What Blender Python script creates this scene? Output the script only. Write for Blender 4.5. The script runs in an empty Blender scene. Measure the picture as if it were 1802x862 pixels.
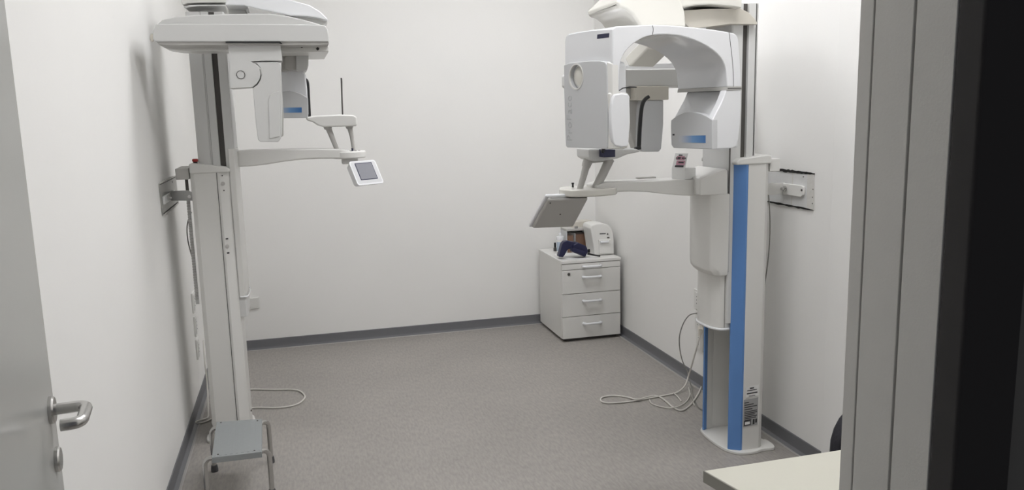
import bpy, bmesh, math, random
from mathutils import Vector, Matrix
random.seed(7)
sc = bpy.context.scene
COL = sc.collection

# ------------------------------------------------------------------ camera
F_PX, PITCH, ROLL, YAW, CAM_H = 1421.08, 0.164699, -0.0244239, 0.259453, 1.60
W_PX, H_PX = 1802.0, 862.0
_fw = Vector((math.sin(YAW)*math.cos(PITCH), math.cos(YAW)*math.cos(PITCH), -math.sin(PITCH)))
_r0 = Vector((math.cos(YAW), -math.sin(YAW), 0)); _u0 = _r0.cross(_fw)
RT = _r0*math.cos(ROLL) + _u0*math.sin(ROLL)
UP = -_r0*math.sin(ROLL) + _u0*math.cos(ROLL)
CAM = Vector((0, 0, CAM_H))
cd = bpy.data.cameras.new('camera'); cam = bpy.data.objects.new('camera', cd); COL.objects.link(cam)
cd.sensor_fit = 'HORIZONTAL'; cd.sensor_width = 36.0; cd.lens = F_PX/W_PX*36.0; cd.clip_start = 0.05
cam.matrix_world = Matrix(((RT.x, UP.x, -_fw.x, 0), (RT.y, UP.y, -_fw.y, 0), (RT.z, UP.z, -_fw.z, CAM_H), (0, 0, 0, 1)))
sc.camera = cam

# ------------------------------------------------------------------ world and exposure
wd = bpy.data.worlds.new('world'); sc.world = wd; wd.use_nodes = True
wd.node_tree.nodes['Background'].inputs[0].default_value = (0.9, 0.92, 1.0, 1)
wd.node_tree.nodes['Background'].inputs[1].default_value = 0.10
vs = sc.view_settings
vs.view_transform = 'Standard'; vs.look = 'None'; vs.gamma = 1.0; vs.use_curve_mapping = False
vs.exposure = 0.0
LAMP_STRENGTH = 14.3

# ------------------------------------------------------------------ measured room (metres)
XL, XR, YB, YF, ZC = -0.61, 2.185, 5.735, 0.835, 3.2

# ------------------------------------------------------------------ materials
def s2l(c):
    return tuple(((v/255.0)/12.92 if v/255.0 <= 0.04045 else ((v/255.0+0.055)/1.055)**2.4) for v in c)
MATS = {}
def mat(name, col, rough=0.5, metal=0.0, noise=0.0, nscale=8.0, bump=0.0, bscale=200.0, coat=0.0, emit=0.0, trans=0.0, alpha=1.0):
    m = bpy.data.materials.new(name); m.use_nodes = True; nt = m.node_tree; b = nt.nodes['Principled BSDF']
    lin = s2l(col)
    b.inputs['Base Color'].default_value = (*lin, 1); b.inputs['Roughness'].default_value = rough
    b.inputs['Metallic'].default_value = metal; b.inputs['Coat Weight'].default_value = coat
    b.inputs['Coat Roughness'].default_value = 0.05
    if trans: b.inputs['Transmission Weight'].default_value = trans
    if emit:
        b.inputs['Emission Color'].default_value = (*lin, 1); b.inputs['Emission Strength'].default_value = emit
    tc = nt.nodes.new('ShaderNodeTexCoord')
    if noise:
        n = nt.nodes.new('ShaderNodeTexNoise'); n.inputs['Scale'].default_value = nscale; n.inputs['Detail'].default_value = 4
        r = nt.nodes.new('ShaderNodeMix'); r.data_type = 'RGBA'
        r.inputs[6].default_value = (*[c*(1-noise) for c in lin], 1); r.inputs[7].default_value = (*[min(1, c*(1+noise)) for c in lin], 1)
        nt.links.new(tc.outputs['Object'], n.inputs['Vector']); nt.links.new(n.outputs['Fac'], r.inputs[0]); nt.links.new(r.outputs[2], b.inputs['Base Color'])
    if bump:
        n2 = nt.nodes.new('ShaderNodeTexNoise'); n2.inputs['Scale'].default_value = bscale; n2.inputs['Detail'].default_value = 3
        bp = nt.nodes.new('ShaderNodeBump'); bp.inputs['Strength'].default_value = bump; bp.inputs['Distance'].default_value = 0.002
        nt.links.new(tc.outputs['Object'], n2.inputs['Vector']); nt.links.new(n2.outputs['Fac'], bp.inputs['Height']); nt.links.new(bp.outputs['Normal'], b.inputs['Normal'])
    MATS[name] = m
    return m
M_WALL = mat('wall_paint', (241, 240, 237), 0.75, noise=0.015, nscale=2.5, bump=0.12, bscale=160)
M_CEIL = mat('ceiling_paint', (246, 246, 244), 0.9, noise=0.01, bump=0.1)
M_BASE = mat('baseboard_vinyl', (112, 112, 115), 0.5, noise=0.04, nscale=30)
M_BEAD = mat('vinyl_weld', (168, 165, 162), 0.5, noise=0.02)
M_WHITE = mat('white_lacquer', (226, 225, 221), 0.32, noise=0.01, nscale=3)
M_GLOSS = mat('gloss_white_plastic', (233, 234, 236), 0.12, noise=0.005, coat=0.4)
M_CREAM = mat('cream_gloss_plastic', (224, 222, 214), 0.2, noise=0.01, coat=0.3)
M_SATIN = mat('satin_grey_white', (214, 214, 212), 0.45, noise=0.01)
M_PANEL = mat('pale_grey_panel', (205, 206, 207), 0.4, noise=0.01)
M_GREY = mat('grey_plastic', (188, 186, 182), 0.45, noise=0.015)
M_BEIGE = mat('beige_plastic', (208, 203, 192), 0.4, noise=0.01)
M_SLOT = mat('dark_slot_rubber', (82, 79, 76), 0.6, noise=0.05)
M_LINE = mat('panel_joint', (95, 94, 92), 0.6, noise=0.02)
M_BLUE = mat('blue_anodised_strip', (98, 142, 202), 0.35, noise=0.03, nscale=12)
M_BLACK = mat('black_plastic', (28, 28, 30), 0.35, noise=0.03)
M_NAVY = mat('navy_plastic', (30, 32, 66), 0.4, noise=0.08, nscale=40)
M_RED = mat('red_button', (150, 32, 30), 0.4, noise=0.02)
M_STEEL = mat('brushed_steel', (196, 195, 193), 0.27, metal=1.0, noise=0.03, nscale=60)
M_ZINC = mat('zinc_plate', (172, 171, 167), 0.5, metal=0.4, noise=0.12, nscale=25, bump=0.2, bscale=60)
M_PLATE = mat('painted_wall_plate', (218, 218, 217), 0.7, noise=0.06, nscale=18, bump=0.5, bscale=50)
M_PLASTER = mat('rough_plaster', (214, 212, 207), 0.9, noise=0.05, nscale=30, bump=0.8, bscale=60)
M_CRACK = mat('dark_gap', (22, 20, 19), 0.9, noise=0.1)
M_SCREEN = mat('switched_off_screen', (132, 133, 140), 0.25, noise=0.01)
M_STOOL = mat('grey_ribbed_tread', (150, 154, 154), 0.55, noise=0.05, nscale=60, bump=0.2)
M_RUBBER = mat('grey_rubber', (84, 84, 86), 0.8, noise=0.05)
M_CAB = mat('white_melamine', (226, 225, 221), 0.4, noise=0.008)
M_JAMB = mat('grey_door_frame_paint', (240, 238, 233), 0.45, noise=0.02, nscale=30, bump=0.1, bscale=300)
M_CASE = mat('corridor_shaded_casing', (70, 68, 68), 0.8, noise=0.03)  # grey frame's outer face; the unlit corridor's shade is put into this colour
M_CORR = mat('corridor_paint', (140, 138, 134), 0.8, noise=0.03)
M_DOOR = mat('door_laminate', (184, 184, 180), 0.22, noise=0.01)
M_DESK = mat('cream_laminate', (205, 203, 190), 0.4, noise=0.01)
M_EDGE = mat('grey_desk_edge', (150, 148, 140), 0.5, noise=0.02)
M_CHAIR = mat('black_chair_fabric', (38, 37, 44), 0.85, noise=0.1, nscale=120, bump=0.4)
M_CABLE = mat('white_cable', (214, 211, 204), 0.45, noise=0.01)
M_CABLEG = mat('grey_cable', (132, 130, 125), 0.5, noise=0.02)
M_PAPER = mat('white_paper', (238, 238, 236), 0.8, noise=0.01)
M_BROWN = mat('brown_card', (190, 140, 106), 0.6, noise=0.15, nscale=20)
M_ACRYL = mat('clear_acrylic', (235, 235, 235), 0.03, trans=1.0)
M_LABEL = mat('silver_label', (170, 170, 170), 0.5, noise=0.03)
M_PRINT = mat('dark_print', (58, 58, 60), 0.7, noise=0.02)
M_PINK = mat('pink_print', (190, 140, 155), 0.6, noise=0.2, nscale=90)
M_BOTTLE = mat('bottle_label_blue', (176, 190, 204), 0.5, noise=0.03)
M_SOCKET = mat('socket_plastic', (232, 231, 227), 0.35, noise=0.01)
M_EMB = mat('embossed_lettering', (186, 187, 188), 0.5, noise=0.01)
M_LAMP = mat('lamp_diffuser', (252, 252, 255), 0.6, emit=LAMP_STRENGTH)
M_LFRAME = mat('lamp_frame', (235, 235, 235), 0.5, noise=0.01)

def floor_mat():
    m = bpy.data.materials.new('speckled_vinyl'); m.use_nodes = True; nt = m.node_tree; b = nt.nodes['Principled BSDF']
    b.inputs['Roughness'].default_value = 0.48
    tc = nt.nodes.new('ShaderNodeTexCoord'); mp = nt.nodes.new('ShaderNodeMapping'); mp.inputs['Scale'].default_value = (95, 24, 1)
    mp.inputs['Rotation'].default_value = (0, 0, 0.12)
    n = nt.nodes.new('ShaderNodeTexNoise'); n.inputs['Scale'].default_value = 1.0; n.inputs['Detail'].default_value = 3
    cr = nt.nodes.new('ShaderNodeValToRGB'); e = cr.color_ramp.elements
    e[0].position = 0.30; e[0].color = (*s2l((157, 153, 148)), 1)
    e[1].position = 0.74; e[1].color = (*s2l((177, 172, 165)), 1)
    q = e.new(0.5); q.color = (*s2l((167, 162, 156)), 1)
    n2 = nt.nodes.new('ShaderNodeTexNoise'); n2.inputs['Scale'].default_value = 1.6; n2.inputs['Detail'].default_value = 2
    mx = nt.nodes.new('ShaderNodeMix'); mx.data_type = 'RGBA'; mx.blend_type = 'MULTIPLY'; mx.inputs[0].default_value = 0.25
    nt.links.new(tc.outputs['Object'], mp.inputs['Vector']); nt.links.new(mp.outputs[0], n.inputs['Vector']); nt.links.new(n.outputs['Fac'], cr.inputs[0])
    nt.links.new(tc.outputs['Object'], n2.inputs['Vector']); nt.links.new(cr.outputs[0], mx.inputs[6]); nt.links.new(n2.outputs['Fac'], mx.inputs[7])
    nt.links.new(mx.outputs[2], b.inputs['Base Color'])
    return m
M_FLOOR = floor_mat()
def gradient_label(name, x0, x1):
    """printed strip fading from white to blue along x (object coordinates = world)"""
    m = bpy.data.materials.new(name); m.use_nodes = True; nt = m.node_tree; b = nt.nodes['Principled BSDF']; b.inputs['Roughness'].default_value = 0.3
    tc = nt.nodes.new('ShaderNodeTexCoord'); cr = nt.nodes.new('ShaderNodeValToRGB'); sp = nt.nodes.new('ShaderNodeSeparateXYZ')
    e = cr.color_ramp.elements
    e[0].position = 0.08; e[0].color = (*s2l((206, 208, 212)), 1); e[1].position = 0.95; e[1].color = (*s2l((66, 118, 178)), 1)
    q = e.new(0.5); q.color = (*s2l((120, 160, 205)), 1)
    nt.links.new(tc.outputs['Generated'], sp.inputs[0]); nt.links.new(sp.outputs[0], cr.inputs[0]); nt.links.new(cr.outputs[0], b.inputs['Base Color'])
    return m
M_GRAD = gradient_label('blue_gradient_print', 0, 1)

# ------------------------------------------------------------------ helpers
BASE = {}      # root object -> its location
def thing(name, loc, label, cat, group=None):
    o = bpy.data.objects.new(name, None); COL.objects.link(o); o.location = loc; o.empty_display_size = 0.1
    o['label'] = label; o['category'] = cat
    if group: o['group'] = group
    BASE[o.name] = Vector(loc)
    return o
def root_loc(p):
    while p is not None:
        if p.name in BASE: return BASE[p.name]
        p = p.parent
    return Vector((0, 0, 0))
def tag(o, label, cat, group=None):
    o['label'] = label; o['category'] = cat
    if group: o['group'] = group
    return o
def struct(o):
    o['kind'] = 'structure'; return o
def build(name, bm, m, parent=None, bevel=0.0, seg=2, angle=32, label=None):
    off = root_loc(parent)
    own = None
    if parent is None:      # a thing of one mesh: origin at its base
        xs = [v.co for v in bm.verts]
        own = Vector(((min(v.x for v in xs)+max(v.x for v in xs))/2, (min(v.y for v in xs)+max(v.y for v in xs))/2, min(v.z for v in xs)))
        off = own
    bmesh.ops.translate(bm, verts=bm.verts, vec=-off)
    bmesh.ops.remove_doubles(bm, verts=bm.verts, dist=1e-5)
    bmesh.ops.recalc_face_normals(bm, faces=bm.faces)
    for f in bm.faces: f.smooth = True
    for e in bm.edges:
        if len(e.link_faces) == 2 and e.calc_face_angle(0) > math.radians(angle): e.smooth = bevel > 0
    me = bpy.data.meshes.new(name); bm.to_mesh(me); bm.free(); me.materials.append(m)
    o = bpy.data.objects.new(name, me); COL.objects.link(o)
    if parent is not None: o.parent = parent
    else: o.location = own; BASE[o.name] = own
    if bevel > 0:
        b = o.modifiers.new('bevel', 'BEVEL'); b.width = bevel; b.segments = seg; b.limit_method = 'ANGLE'; b.angle_limit = math.radians(angle)
        b.harden_normals = True
    if label: o['label'] = label
    return o
def add_box(bm, x0, x1, y0, y1, z0, z1, R=None, c=None):
    vs = [Vector((x, y, z)) for z in (z0, z1) for y in (y0, y1) for x in (x0, x1)]
    if R is not None:
        c = Vector(c); vs = [c + R @ (v-c) for v in vs]
    v = [bm.verts.new(p) for p in vs]
    for f in ((0, 2, 3, 1), (4, 5, 7, 6), (0, 1, 5, 4), (2, 6, 7, 3), (0, 4, 6, 2), (1, 3, 7, 5)): bm.faces.new([v[i] for i in f])
def box(name, x0, x1, y0, y1, z0, z1, m, parent=None, bevel=0.0, seg=2, label=None):
    bm = bmesh.new(); add_box(bm, min(x0, x1), max(x0, x1), min(y0, y1), max(y0, y1), min(z0, z1), max(z0, z1)); return build(name, bm, m, parent, bevel, seg, label=label)
def add_prism(bm, pts, d):
    """closed polygon (3D points) extruded by vector d (or second list of points)"""
    n = len(pts); a = [bm.verts.new(p) for p in pts]
    q = [Vector(p)+Vector(d) for p in pts] if not isinstance(d, list) else d
    b = [bm.verts.new(p) for p in q]
    bm.faces.new(a); bm.faces.new(b[::-1])
    for i in range(n): bm.faces.new((a[i], b[i], b[(i+1) % n], a[(i+1) % n]))
def prism(name, pts, d, m, parent=None, bevel=0.0, seg=2, label=None):
    bm = bmesh.new(); add_prism(bm, pts, d); return build(name, bm, m, parent, bevel, seg, label=label)
def prism_z(name, xy, z0, z1, m, parent=None, bevel=0.0, seg=2, label=None):
    return prism(name, [Vector((x, y, z0)) for x, y in xy], (0, 0, z1-z0), m, parent, bevel, seg, label)
def ray(px, py):
    return RT*((px-W_PX/2)/F_PX) - UP*((py-H_PX/2)/F_PX) + _fw
def at(px, py, ax, val):
    """point of the measured photograph on the plane  axis = val"""
    d = ray(px, py); i = 'xyz'.index(ax); return CAM + d*((val-CAM[i])/d[i])
def onp(px, py, P, N):
    d = ray(px, py); return CAM + d*((Vector(P)-CAM).dot(N)/d.dot(N))
def smooth_pts(pts, k=4, closed=False):
    """Catmull-Rom through 2D or 3D points"""
    P = [Vector(p) for p in pts]; n = len(P); out = []
    rng = range(n) if closed else range(n-1)
    for i in rng:
        p0 = P[(i-1) % n] if closed or i > 0 else P[0]; p1 = P[i]; p2 = P[(i+1) % n]; p3 = P[(i+2) % n] if closed or i+2 < n else P[-1]
        for j in range(k):
            t = j/k
            out.append(0.5*((2*p1) + (p2-p0)*t + (2*p0-5*p1+4*p2-p3)*t*t + (3*p1-p0-3*p2+p3)*t**3))
    if not closed: out.append(P[-1])
    return out
def slab(name, pix, y, depth, m, parent=None, bevel=0.004, seg=2, label=None, curve=False):
    pix = smooth_pts(pix, 3, True) if curve else pix
    return prism(name, [at(p[0], p[1], 'y', y) for p in pix], (0, depth, 0), m, parent, bevel, seg, label)
def add_tube(bm, pts, r, n=10, cap=True):
    P = [Vector(p) for p in pts]; rr = r if isinstance(r, (list, tuple)) else [r]*len(P)
    up = Vector((0, 0, 1)); rings = []; prev = None
    for i, p in enumerate(P):
        t = (P[min(i+1, len(P)-1)]-P[max(i-1, 0)]).normalized()
        if prev is None:
            a = up if abs(t.dot(up)) < 0.9 else Vector((1, 0, 0)); s = t.cross(a).normalized()
        else: s = (prev - t*prev.dot(t)).normalized()
        prev = s; q = t.cross(s)
        rings.append([bm.verts.new(p + (s*math.cos(2*math.pi*k/n) + q*math.sin(2*math.pi*k/n))*rr[i]) for k in range(n)])
    for a, b in zip(rings, rings[1:]):
        for k in range(n): bm.faces.new((a[k], a[(k+1) % n], b[(k+1) % n], b[k]))
    if cap: bm.faces.new(rings[0][::-1]); bm.faces.new(rings[-1])
def tube(name, pts, r, m, parent=None, n=10, k=0, label=None, angle=50):
    if k and isinstance(r, (list, tuple)):
        r = [r[i]+(r[i+1]-r[i])*j/k for i in range(len(r)-1) for j in range(k)] + [r[-1]]
    bm = bmesh.new(); add_tube(bm, smooth_pts(pts, k) if k else pts, r, n); return build(name, bm, m, parent, angle=angle, label=label)
def lathe(name, prof, loc, m, parent=None, n=20, axis=(0, 0, 1), label=None):
    """prof: (radius, height) from bottom to top round an axis"""
    ax = Vector(axis).normalized(); R = Vector((0, 0, 1)).rotation_difference(ax).to_matrix(); bm = bmesh.new(); loc = Vector(loc)
    rings = [[bm.verts.new(loc + R @ Vector((max(r, 1e-4)*math.cos(2*math.pi*k/n), max(r, 1e-4)*math.sin(2*math.pi*k/n), z))) for k in range(n)] for r, z in prof]
    for a, b in zip(rings, rings[1:]):
        for k in range(n): bm.faces.new((a[k], a[(k+1) % n], b[(k+1) % n], b[k]))
    bm.faces.new(rings[0][::-1]); bm.faces.new(rings[-1])
    return build(name, bm, m, parent, label=label)
def text(name, s, size, O, ux, uy, m, parent, depth=0.0008):
    """flat lettering: baseline along ux from O, up along uy"""
    cu = bpy.data.curves.new(name, 'FONT'); cu.body = s; cu.size = size; cu.extrude = depth; cu.space_character = 1.12
    tmp = bpy.data.objects.new(name+'_tmp', cu); COL.objects.link(tmp)
    dg = bpy.context.evaluated_depsgraph_get(); me = bpy.data.meshes.new_from_object(tmp.evaluated_get(dg))
    bpy.data.objects.remove(tmp); bpy.data.curves.remove(cu)
    ux = Vector(ux).normalized(); uy = Vector(uy).normalized(); uz = ux.cross(uy)
    off = root_loc(parent)
    for v in me.vertices: v.co = Vector(O) + ux*v.co.x + uy*v.co.y + uz*v.co.z - off
    me.materials.clear(); me.materials.append(m); me.name = name
    o = bpy.data.objects.new(name, me); COL.objects.link(o); o.parent = parent
    return o

# ================================================================== SETTING
fb = bmesh.new(); add_box(fb, -2.2, 3.2, -1.6, YB+0.12, -0.1, 0.0); struct(build('floor', fb, M_FLOOR))
struct(box('ceiling', XL-0.15, XR+0.15, YF-0.17, YB+0.12, ZC, ZC+0.1, M_CEIL))
struct(box('wall_left', XL-0.12, XL, YF-0.17, YB, 0, ZC, M_WALL))
struct(box('wall_back', XL-0.12, XR+0.12, YB, YB+0.12, 0, ZC, M_WALL))
wr = struct(box('wall_right', XR, XR+0.12, YF-0.17, YB, 0, ZC, M_WALL))
struct(box('wall_right_pier', XR-0.03, XR, YF, 2.90, 0, ZC, M_WALL, bevel=0.003))
# front wall with the doorway (jambs at x = -0.25 and x = 0.65)
JX0, JX1, DH = -0.39, 0.65, 2.12
bm = bmesh.new()
add_box(bm, JX1+0.02, XR+0.12, 0.70, YF-0.001, 0, ZC); add_box(bm, XL-0.12, JX0-0.02, 0.70, YF-0.001, 0, ZC); add_box(bm, JX0-0.02, JX1+0.02, 0.70, YF-0.001, DH+0.02, ZC)
struct(build('wall_front', bm, M_WALL))
# corridor side skin of the same wall
bm = bmesh.new()
add_box(bm, JX1+0.075, XR+0.6, 0.672, 0.70, 0, ZC); add_box(bm, -2.2, JX0-0.075, 0.672, 0.70, 0, ZC); add_box(bm, JX0-0.075, JX1+0.075, 0.672, 0.70, DH+0.08, ZC)
struct(build('wall_corridor', bm, M_CORR))
# metal door frame: reveal in three folded faces with grooves, plus corridor-side casing with the corridor's shade in its colour
def jamb(sx, x, name):
    bm = bmesh.new()
    segs = [(0.836, 0.813, 0.0), (0.8105, 0.7495, 0.0), (0.746, 0.690, 0.0)]
    for a, b, d in segs: add_box(bm, min(x+sx*d, x+sx*0.03), max(x+sx*d, x+sx*0.03), b, a, 0, DH)
    return struct(build(name, bm, M_JAMB, bevel=0.0012))
jr = jamb(1, JX1, 'trim_1'); jl = jamb(-1, JX0, 'trim_2')
bm = bmesh.new(); add_box(bm, JX1+0.004, JX1+0.03, 0.69, 0.834, 0, DH); struct(build('trim_3', bm, M_CRACK))
def casing(name, x0, x1):
    return struct(box(name, x0, x1, 0.655, 0.6895, 0, DH+0.075, M_CASE, bevel=0.004))
casing('trim_4', JX1+0.0, JX1+0.075); casing('trim_5', JX0-0.075, JX0)
struct(box('trim_6', JX0, JX1, 0.69, 0.835, DH, DH+0.02, M_JAMB)); struct(box('trim_7', JX0, JX1, 0.655, 0.6895, DH, DH+0.075, M_CASE, bevel=0.004))

BH = 0.067
def baseboard(name, P0, P1, nrm):
    """coved vinyl skirting between two floor points, nrm points into the room"""
    P0 = Vector((*P0, 0)); P1 = Vector((*P1, 0)); n = Vector((*nrm, 0)); bm = bmesh.new()
    prof = [(0.0, BH), (0.004, BH), (0.006, BH-0.003), (0.006, 0.022), (0.009, 0.010), (0.017, 0.004), (0.026, 0.0015), (0.026, 0.0), (0.0, 0.0)]
    add_prism(bm, [P0 + n*a + Vector((0, 0, z)) for a, z in prof], P1-P0); o = struct(build(name, bm, M_BASE))
    bm = bmesh.new(); pf = [(0.026, 0.0), (0.026, 0.0025), (0.029, 0.0032), (0.036, 0.0028), (0.038, 0.0)]
    add_prism(bm, [P0 + n*a + Vector((0, 0, z)) for a, z in pf], P1-P0); build('vinyl_bead', bm, M_BEAD, o)
baseboard('baseboard_left', (XL, YF), (XL, YB), (1, 0)); baseboard('baseboard_right', (XR, 2.90), (XR, YB), (-1, 0))
baseboard('baseboard_right_pier', (XR-0.03, YF), (XR-0.03, 2.90), (-1, 0)); baseboard('baseboard_back', (XL, YB), (XR, YB), (0, -1))

# ceiling lamps (above the frame)
for x, y, pl in ((0.75, 4.10, 'square white ceiling light panel, far left of the four'), (1.55, 4.10, 'square white ceiling light panel, far right of the four'),
                 (0.75, 2.35, 'square white ceiling light panel, near left of the four'), (1.50, 2.35, 'square white ceiling light panel, near right of the four')):
    t = thing('ceiling_light', (x, y, ZC), pl, 'lamp')
    bm = bmesh.new()
    for a in ((x-.31, x+.31, y-.31, y-.29), (x-.31, x+.31, y+.29, y+.31), (x-.31, x-.29, y-.29, y+.29), (x+.29, x+.31, y-.29, y+.29)): add_box(bm, *a, ZC-0.014, ZC)
    build('frame', bm, M_LFRAME, t); box('diffuser', x-.29, x+.29, y-.29, y+.29, ZC-0.010, ZC, M_LAMP, t)

# ------------------------------------------------------------------ door leaf, opened to the left wall
HNG, FRE = Vector((-0.385, 0.86, 0)), Vector((-0.479, 1.67, 0))
dt = (HNG-FRE).normalized(); dn = Vector((-dt.y, dt.x, 0))      # dt: towards hinge, dn: into the room
if dn.x < 0: dn = -dn
def dp(s, n, z): return FRE + dt*s + dn*n + Vector((0, 0, z))
door = struct(prism('door_1', [dp(0, 0, 0.008), dp((HNG-FRE).length, 0, 0.008), dp((HNG-FRE).length, -0.04, 0.008), dp(0, -0.04, 0.008)], (0, 0, 2.09), M_DOOR, bevel=0.002))
door_root = door
HZ, ls = 1.068, 0.128
lathe('handle_rose', [(0.026, 0), (0.026, 0.006), (0.023, 0.009)], dp(0.05, 0, HZ), M_STEEL, door, 24, dn)
arc = [dp(0.05, 0.006, HZ), dp(0.05, 0.045, HZ)] + [dp(0.05+0.018*(1-math.cos(a)), 0.045+0.018*math.sin(a), HZ) for a in (0.4, 0.8, 1.2, 1.57)] + [dp(ls, 0.063, HZ)] + \
      [dp(ls+0.018*math.sin(a), 0.045+0.018*math.cos(a), HZ) for a in (0.4, 0.8, 1.2, 1.57)] + [dp(ls+0.018, 0.030, HZ)]
tube('handle', arc, 0.0108, M_STEEL, door, 16)
lathe('keyhole_rose', [(0.024, 0), (0.024, 0.006), (0.021, 0.009)], dp(0.05, 0, 0.970), M_STEEL, door, 24, dn)

# ================================================================== X-RAY MACHINE COLUMNS
def columns(root, mp, accent, cap_z, back_u, top_z, strip_u, mback, tip=0.315, mu=0.337):
    """mp(u, v) maps distance-from-wall and depth to world x, y"""
    def pz(name, uv, z0, z1, m, par=root, bevel=0.002, label=None):
        return prism_z(name, [mp(*p) for p in uv], z0, z1, m, par, bevel, label=label)
    # fixed outer column: back, two cheeks, two corner strips
    pz('column_cheek', [(strip_u, -0.015), (back_u+0.02, -0.018), (back_u, -0.005), (back_u, 0.012), (strip_u, 0.012)], 0.012, cap_z, M_WHITE)
    pz('column_cheek', [(strip_u, 0.295), (back_u+0.02, 0.298), (back_u, 0.285), (back_u, 0.268), (strip_u, 0.268)], 0.012, cap_z, M_WHITE)
    pz('column_back', [(back_u, 0.012), (back_u, 0.268), (back_u+0.016, 0.268), (back_u+0.016, 0.012)], 0.012, cap_z, M_WHITE)
    a = [(strip_u-0.002, -0.013), (strip_u+0.01, -0.016), (tip-.009, 0.006), (tip, 0.016), (tip-.0022, 0.026), (tip-.021, 0.0195), (tip-.025, 0.004), (strip_u-0.002, -0.006)]
    w_ = [(tip-.0215, 0.0193), (strip_u, 0.0119), (strip_u, -0.0045), (tip-.026, 0.0048)]
    pz('strip_liner', w_, 0.014, cap_z-0.001, M_WHITE, bevel=0.0005); pz('strip_liner', [(u, 0.28-v) for u, v in w_], 0.014, cap_z-0.001, M_WHITE, bevel=0.0005)
    pz('corner_strip', a, 0.014, cap_z, accent, bevel=0.001); pz('corner_strip', [(u, 0.28-v) for u, v in a], 0.014, cap_z, accent, bevel=0.001)
    # base plate
    b = [(tip-.004, -0.005), (tip+.015, 0.05), (tip+.021, 0.14), (tip+.015, 0.23), (tip-.004, 0.285), (0.23, 0.32), (0.10, 0.315), (0.085, 0.28), (0.085, 0.23), (0.10, 0.2), (0.10, 0.08), (0.085, 0.06), (0.085, 0.0), (0.105, -0.035), (0.16, -0.03), (0.21, -0.045), (0.28, -0.035)]
    pz('base_plate', [tuple(q) for q in smooth_pts(b, 3, True)], 0.0, 0.014, M_WHITE, bevel=0.004)
    # telescopic inner column
    pz('moving_column', [(mu, 0.02), (mu, 0.26), (mback, 0.26), (mback, 0.026), (0.222, 0.020), (0.222, 0.026), (0.257, 0.026), (0.257, 0.034), (0.283, 0.034), (0.283, 0.018), (mu-0.006, 0.016)], 0.62, top_z, M_SATIN, bevel=0.001)
    pz('track_slot', [(0.257, 0.030), (0.283, 0.030), (0.283, 0.036), (0.257, 0.036)], 0.62, top_z, M_SLOT, bevel=0)
    pz('side_rail', [(0.2565, 0.016), (0.223, 0.016), (0.223, 0.028), (0.2565, 0.028)], 0.62, top_z, M_SATIN, bevel=0.0015)
    pz('rear_rail', [(0.2155, 0.017), (mback, 0.022), (mback, 0.05), (0.2155, 0.05)], 0.62, top_z, M_SATIN, bevel=0.0015)
    pz('rail_joint', [(0.2165, 0.0205), (0.2225, 0.0205), (0.2225, 0.03), (0.2165, 0.03)], 0.62, top_z, M_LINE, bevel=0)

YR = 3.18
R = thing('dental_x_ray_unit', (2.03, 3.32, 0), 'tall white dental X-ray unit by the right wall, column edged with blue strips', 'x-ray machine')
mR = lambda u, v: (XR-u, YR+v)
columns(R, mR, M_BLUE, 1.343, 0.155, 2.03, 0.260, 0.208)
def yz_cap(root, mp, z0, zf, zb, uf, ub, name='column_cap'):
    """sloping moulded cap over the fixed column"""
    prof = [(uf, z0), (uf+0.003, z0+0.012), (uf-0.015, zf), (ub+0.02, zb), (ub, zb-0.004), (ub, z0)]
    p0 = [Vector((*mp(u, -0.022), z)) for u, z in prof]; p1 = [Vector((*mp(u, 0.302), z)) for u, z in prof]
    bm = bmesh.new(); add_prism(bm, p0, p1); return build(name, bm, M_WHITE, root, 0.006, 3)
yz_cap(R, mR, 1.342, 1.368, 1.382, 0.322, 0.150)
box('brace_clamp', 2.035, 2.085, YR-0.01, YR+0.20, 1.305, 1.362, M_WHITE, R, 0.004)
# narrow label on the cheek
def on_cheek(px, py, yy=YR-0.0185): return at(px, py, 'y', yy)
def cheek_patch(name, q, m, par, t=0.0012, y=YR-0.0190):
    return prism(name, [at(a, b, 'y', y) for a, b in q], (0, t, 0), m, par)
lab = cheek_patch('rating_label', [(1309, 704), (1334.5, 699), (1333, 747), (1308, 751.5)], M_LABEL, R, label if False else 0.0012)
rows = [(709, 8), (713, 16), (717, 22), (721, 14), (725, 22), (728, 22), (731, 18), (734, 22), (737, 20), (740, 12)]
for i, (yy, w) in enumerate(rows):
    cheek_patch('print_line', [(1310.3, yy-0.4), (1310.3+w, yy-0.4-w*0.19), (1310.3+w, yy+0.9-w*0.19), (1310.3, yy+0.9)], M_PRINT, lab, 0.0012, YR-0.0202)
bx = [(1309.5, 741.0), (1321.5, 739.2), (1321.2, 747.6), (1309.2, 749.5)]
cheek_patch('symbol_box', bx, M_PRINT, lab, 0.0012, YR-0.0202); cheek_patch('symbol_box', [(1311.2, 742.8), (1319.8, 741.4), (1319.6, 746), (1311, 747.6)], M_PAPER, lab, 0.0012, YR-0.0212)
cheek_patch('symbol_box', [(1325, 737.5), (1328, 737), (1327.6, 746), (1324.6, 746.4)], M_PRINT, lab, 0.0012, YR-0.0202)
cheek_patch('symbol_box', [(1329.3, 736.9), (1332.5, 736.4), (1332.1, 743), (1329, 743.5)], M_PRINT, lab, 0.0012, YR-0.0202)
lab2 = cheek_patch('paper_label', [(1313, 681), (1335.5, 677), (1335, 695.5), (1312.5, 700)], M_PAPER, R)
for q in ([(1320, 682.4), (1327, 681.2), (1327, 683.2), (1320, 684.4)], [(1315, 687), (1332, 684.2), (1332, 685.4), (1315, 688.2)], [(1314.5, 692), (1333, 688.8), (1333, 690.8), (1314.5, 694)], [(1318, 696.6), (1329, 694.8), (1329, 695.6), (1318, 697.4)]):
    cheek_patch('print_line', q, M_PRINT, lab2, 0.0012, YR-0.0202)
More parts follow.
